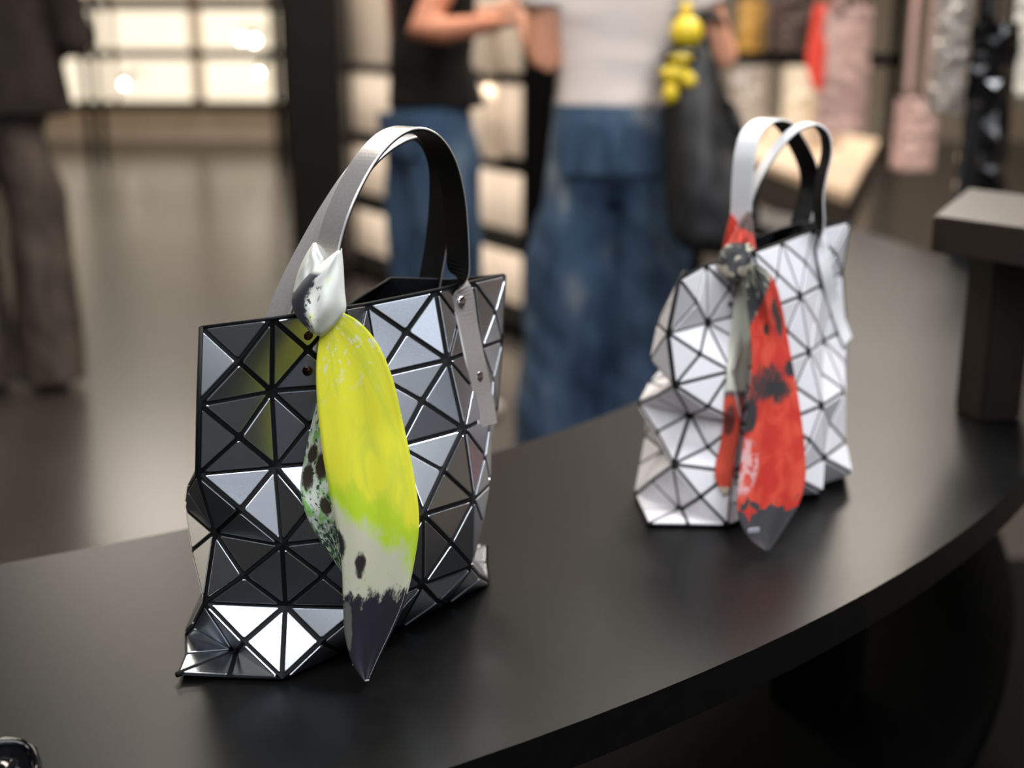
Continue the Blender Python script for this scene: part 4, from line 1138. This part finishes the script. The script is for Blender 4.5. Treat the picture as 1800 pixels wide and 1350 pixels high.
facet_tote('pale grey faceted tote hanging next to the glossy black tote', 1640, 1700, -30, 200, 3.3, M['grey_bag'], M['grey_bag'], RZ1 - .05, yaw=-.2, seed=6)
facet_tote('ivory faceted tote hanging at the end of the rail', 1775, 1850, -20, 170, 2.9, M['white_bag'], M['white_bag'], RZ1 - .05, yaw=.1, seed=7)
# black scarf trailing from the glossy black tote
bsc = tag(empty('scarf', tuple(pxd(1690, 350, 2.62))), 'narrow black scarf trailing down from the glossy black tote', 'scarf')
cloth('long_end', [(1704, 180), (1692, 260), (1680, 340), (1668, 420), (1664, 480), (1682, 502)], [(1726, 180), (1722, 260), (1716, 340), (1716, 420), (1712, 460), (1684, 503)], lambda s, t: 2.63 + .02 * s, M['black_nylon'], bsc, ns=10, nt=40, fold=.005)
# red scarf on the pink bag
rsc = tag(empty('scarf', tuple(pxd(1436, 60, 3.9))), 'plain red scarf hanging on the pink tote', 'scarf')
cloth('long_end', [(1432, 8), (1424, 60), (1417, 110), (1428, 150), (1436, 162)], [(1464, 8), (1458, 60), (1450, 110), (1448, 145), (1438, 163)], lambda s, t: 3.935 + .02 * s, M['red_cloth'], rsc, ns=10, nt=30, fold=.006)
# thin post
pp = pxz(1562, 276, 0)
post = tag(empty('display_post', (pp.x, pp.y, 0)), 'thin black floor-to-ceiling post behind the pink totes', 'post')
boxobj('shaft', (pp.x, pp.y, CEIL / 2), (.085, .085, CEIL), M['black'], post)
boxobj('foot_plate', (pp.x, pp.y, .01), (.20, .20, .02), M['black'], post)
# shelf board with bags above the bench
g0, g1 = pxz(1262, 92, 1.07), pxd(1650, 128, 2.95)
g0 = pxd(1262, 92, 5.2); g1 = pxd(1470, 112, 4.6); zz = (g0.z + g1.z) / 2
bd = (g1 - g0); bd.z = 0; bl_ = bd.length; ba = math.atan2(bd.y, bd.x); bc = (g0 + g1) / 2
rk = tag(empty('display_shelf', (bc.x, bc.y, 0)), 'black shelf hung on two rods over the tan bench', 'shelf')
boxobj('board', (bc.x, bc.y, zz), (bl_ + .3, .36, .04), M['black'], rk, rz=ba)
for f in (-.15, 1.15):
    p = g0 + bd * f; boxobj('post', (p.x, p.y, (zz + CEIL) / 2 - .001), (.035, .035, CEIL - zz - .002), M['black'], rk)
def on(u, d): return pxd(u, 80, d)
def stand_tote(label, u0, u1, v0, d, m, base_z, seed, yaw=0, hm=None, hh=.12):
    # v1 such that the base stands on base_z
    v1 = 675 + FPX * math.tan(0) 
    lo, hi = 0., 700.
    for _ in range(40):
        mdl = (lo + hi) / 2
        if pxd((u0 + u1) / 2, mdl, d).z > base_z: lo = mdl
        else: hi = mdl
    r_ = facet_tote(label, u0, u1, v0, lo, d, m, hm or m, pxd(900, v0, d).z + hh, yaw=yaw, seed=seed)
    return r_
stand_tote('mustard gold tote standing on the display shelf', 1296, 1346, 5, 5.0, M['gold_bag'], zz + .021, 11, .2)
stand_tote('dark brown tote standing on the display shelf', 1354, 1430, -30, 4.85, M['brown_bag'], zz + .021, 12, -.1)
stand_tote('pale grey tote standing on the tan bench', 1282, 1346, 118, 6.6, M['grey_bag'], .621, 13, .1)
stand_tote('ivory tote standing on the tan bench', 1376, 1424, 108, 6.1, M['white_bag'], .621, 14, -.2)
stand_tote('beige tote standing on the tan bench', 1424, 1484, 130, 5.9, M['beige_bag'], .621, 15, .2)
# beige tote behind the woman in black
fz = .981
stand_tote('beige canvas tote standing on the shelving near the black top', 846, 884, 98, 4.95, M['beige_bag'], .665, 16, .5)
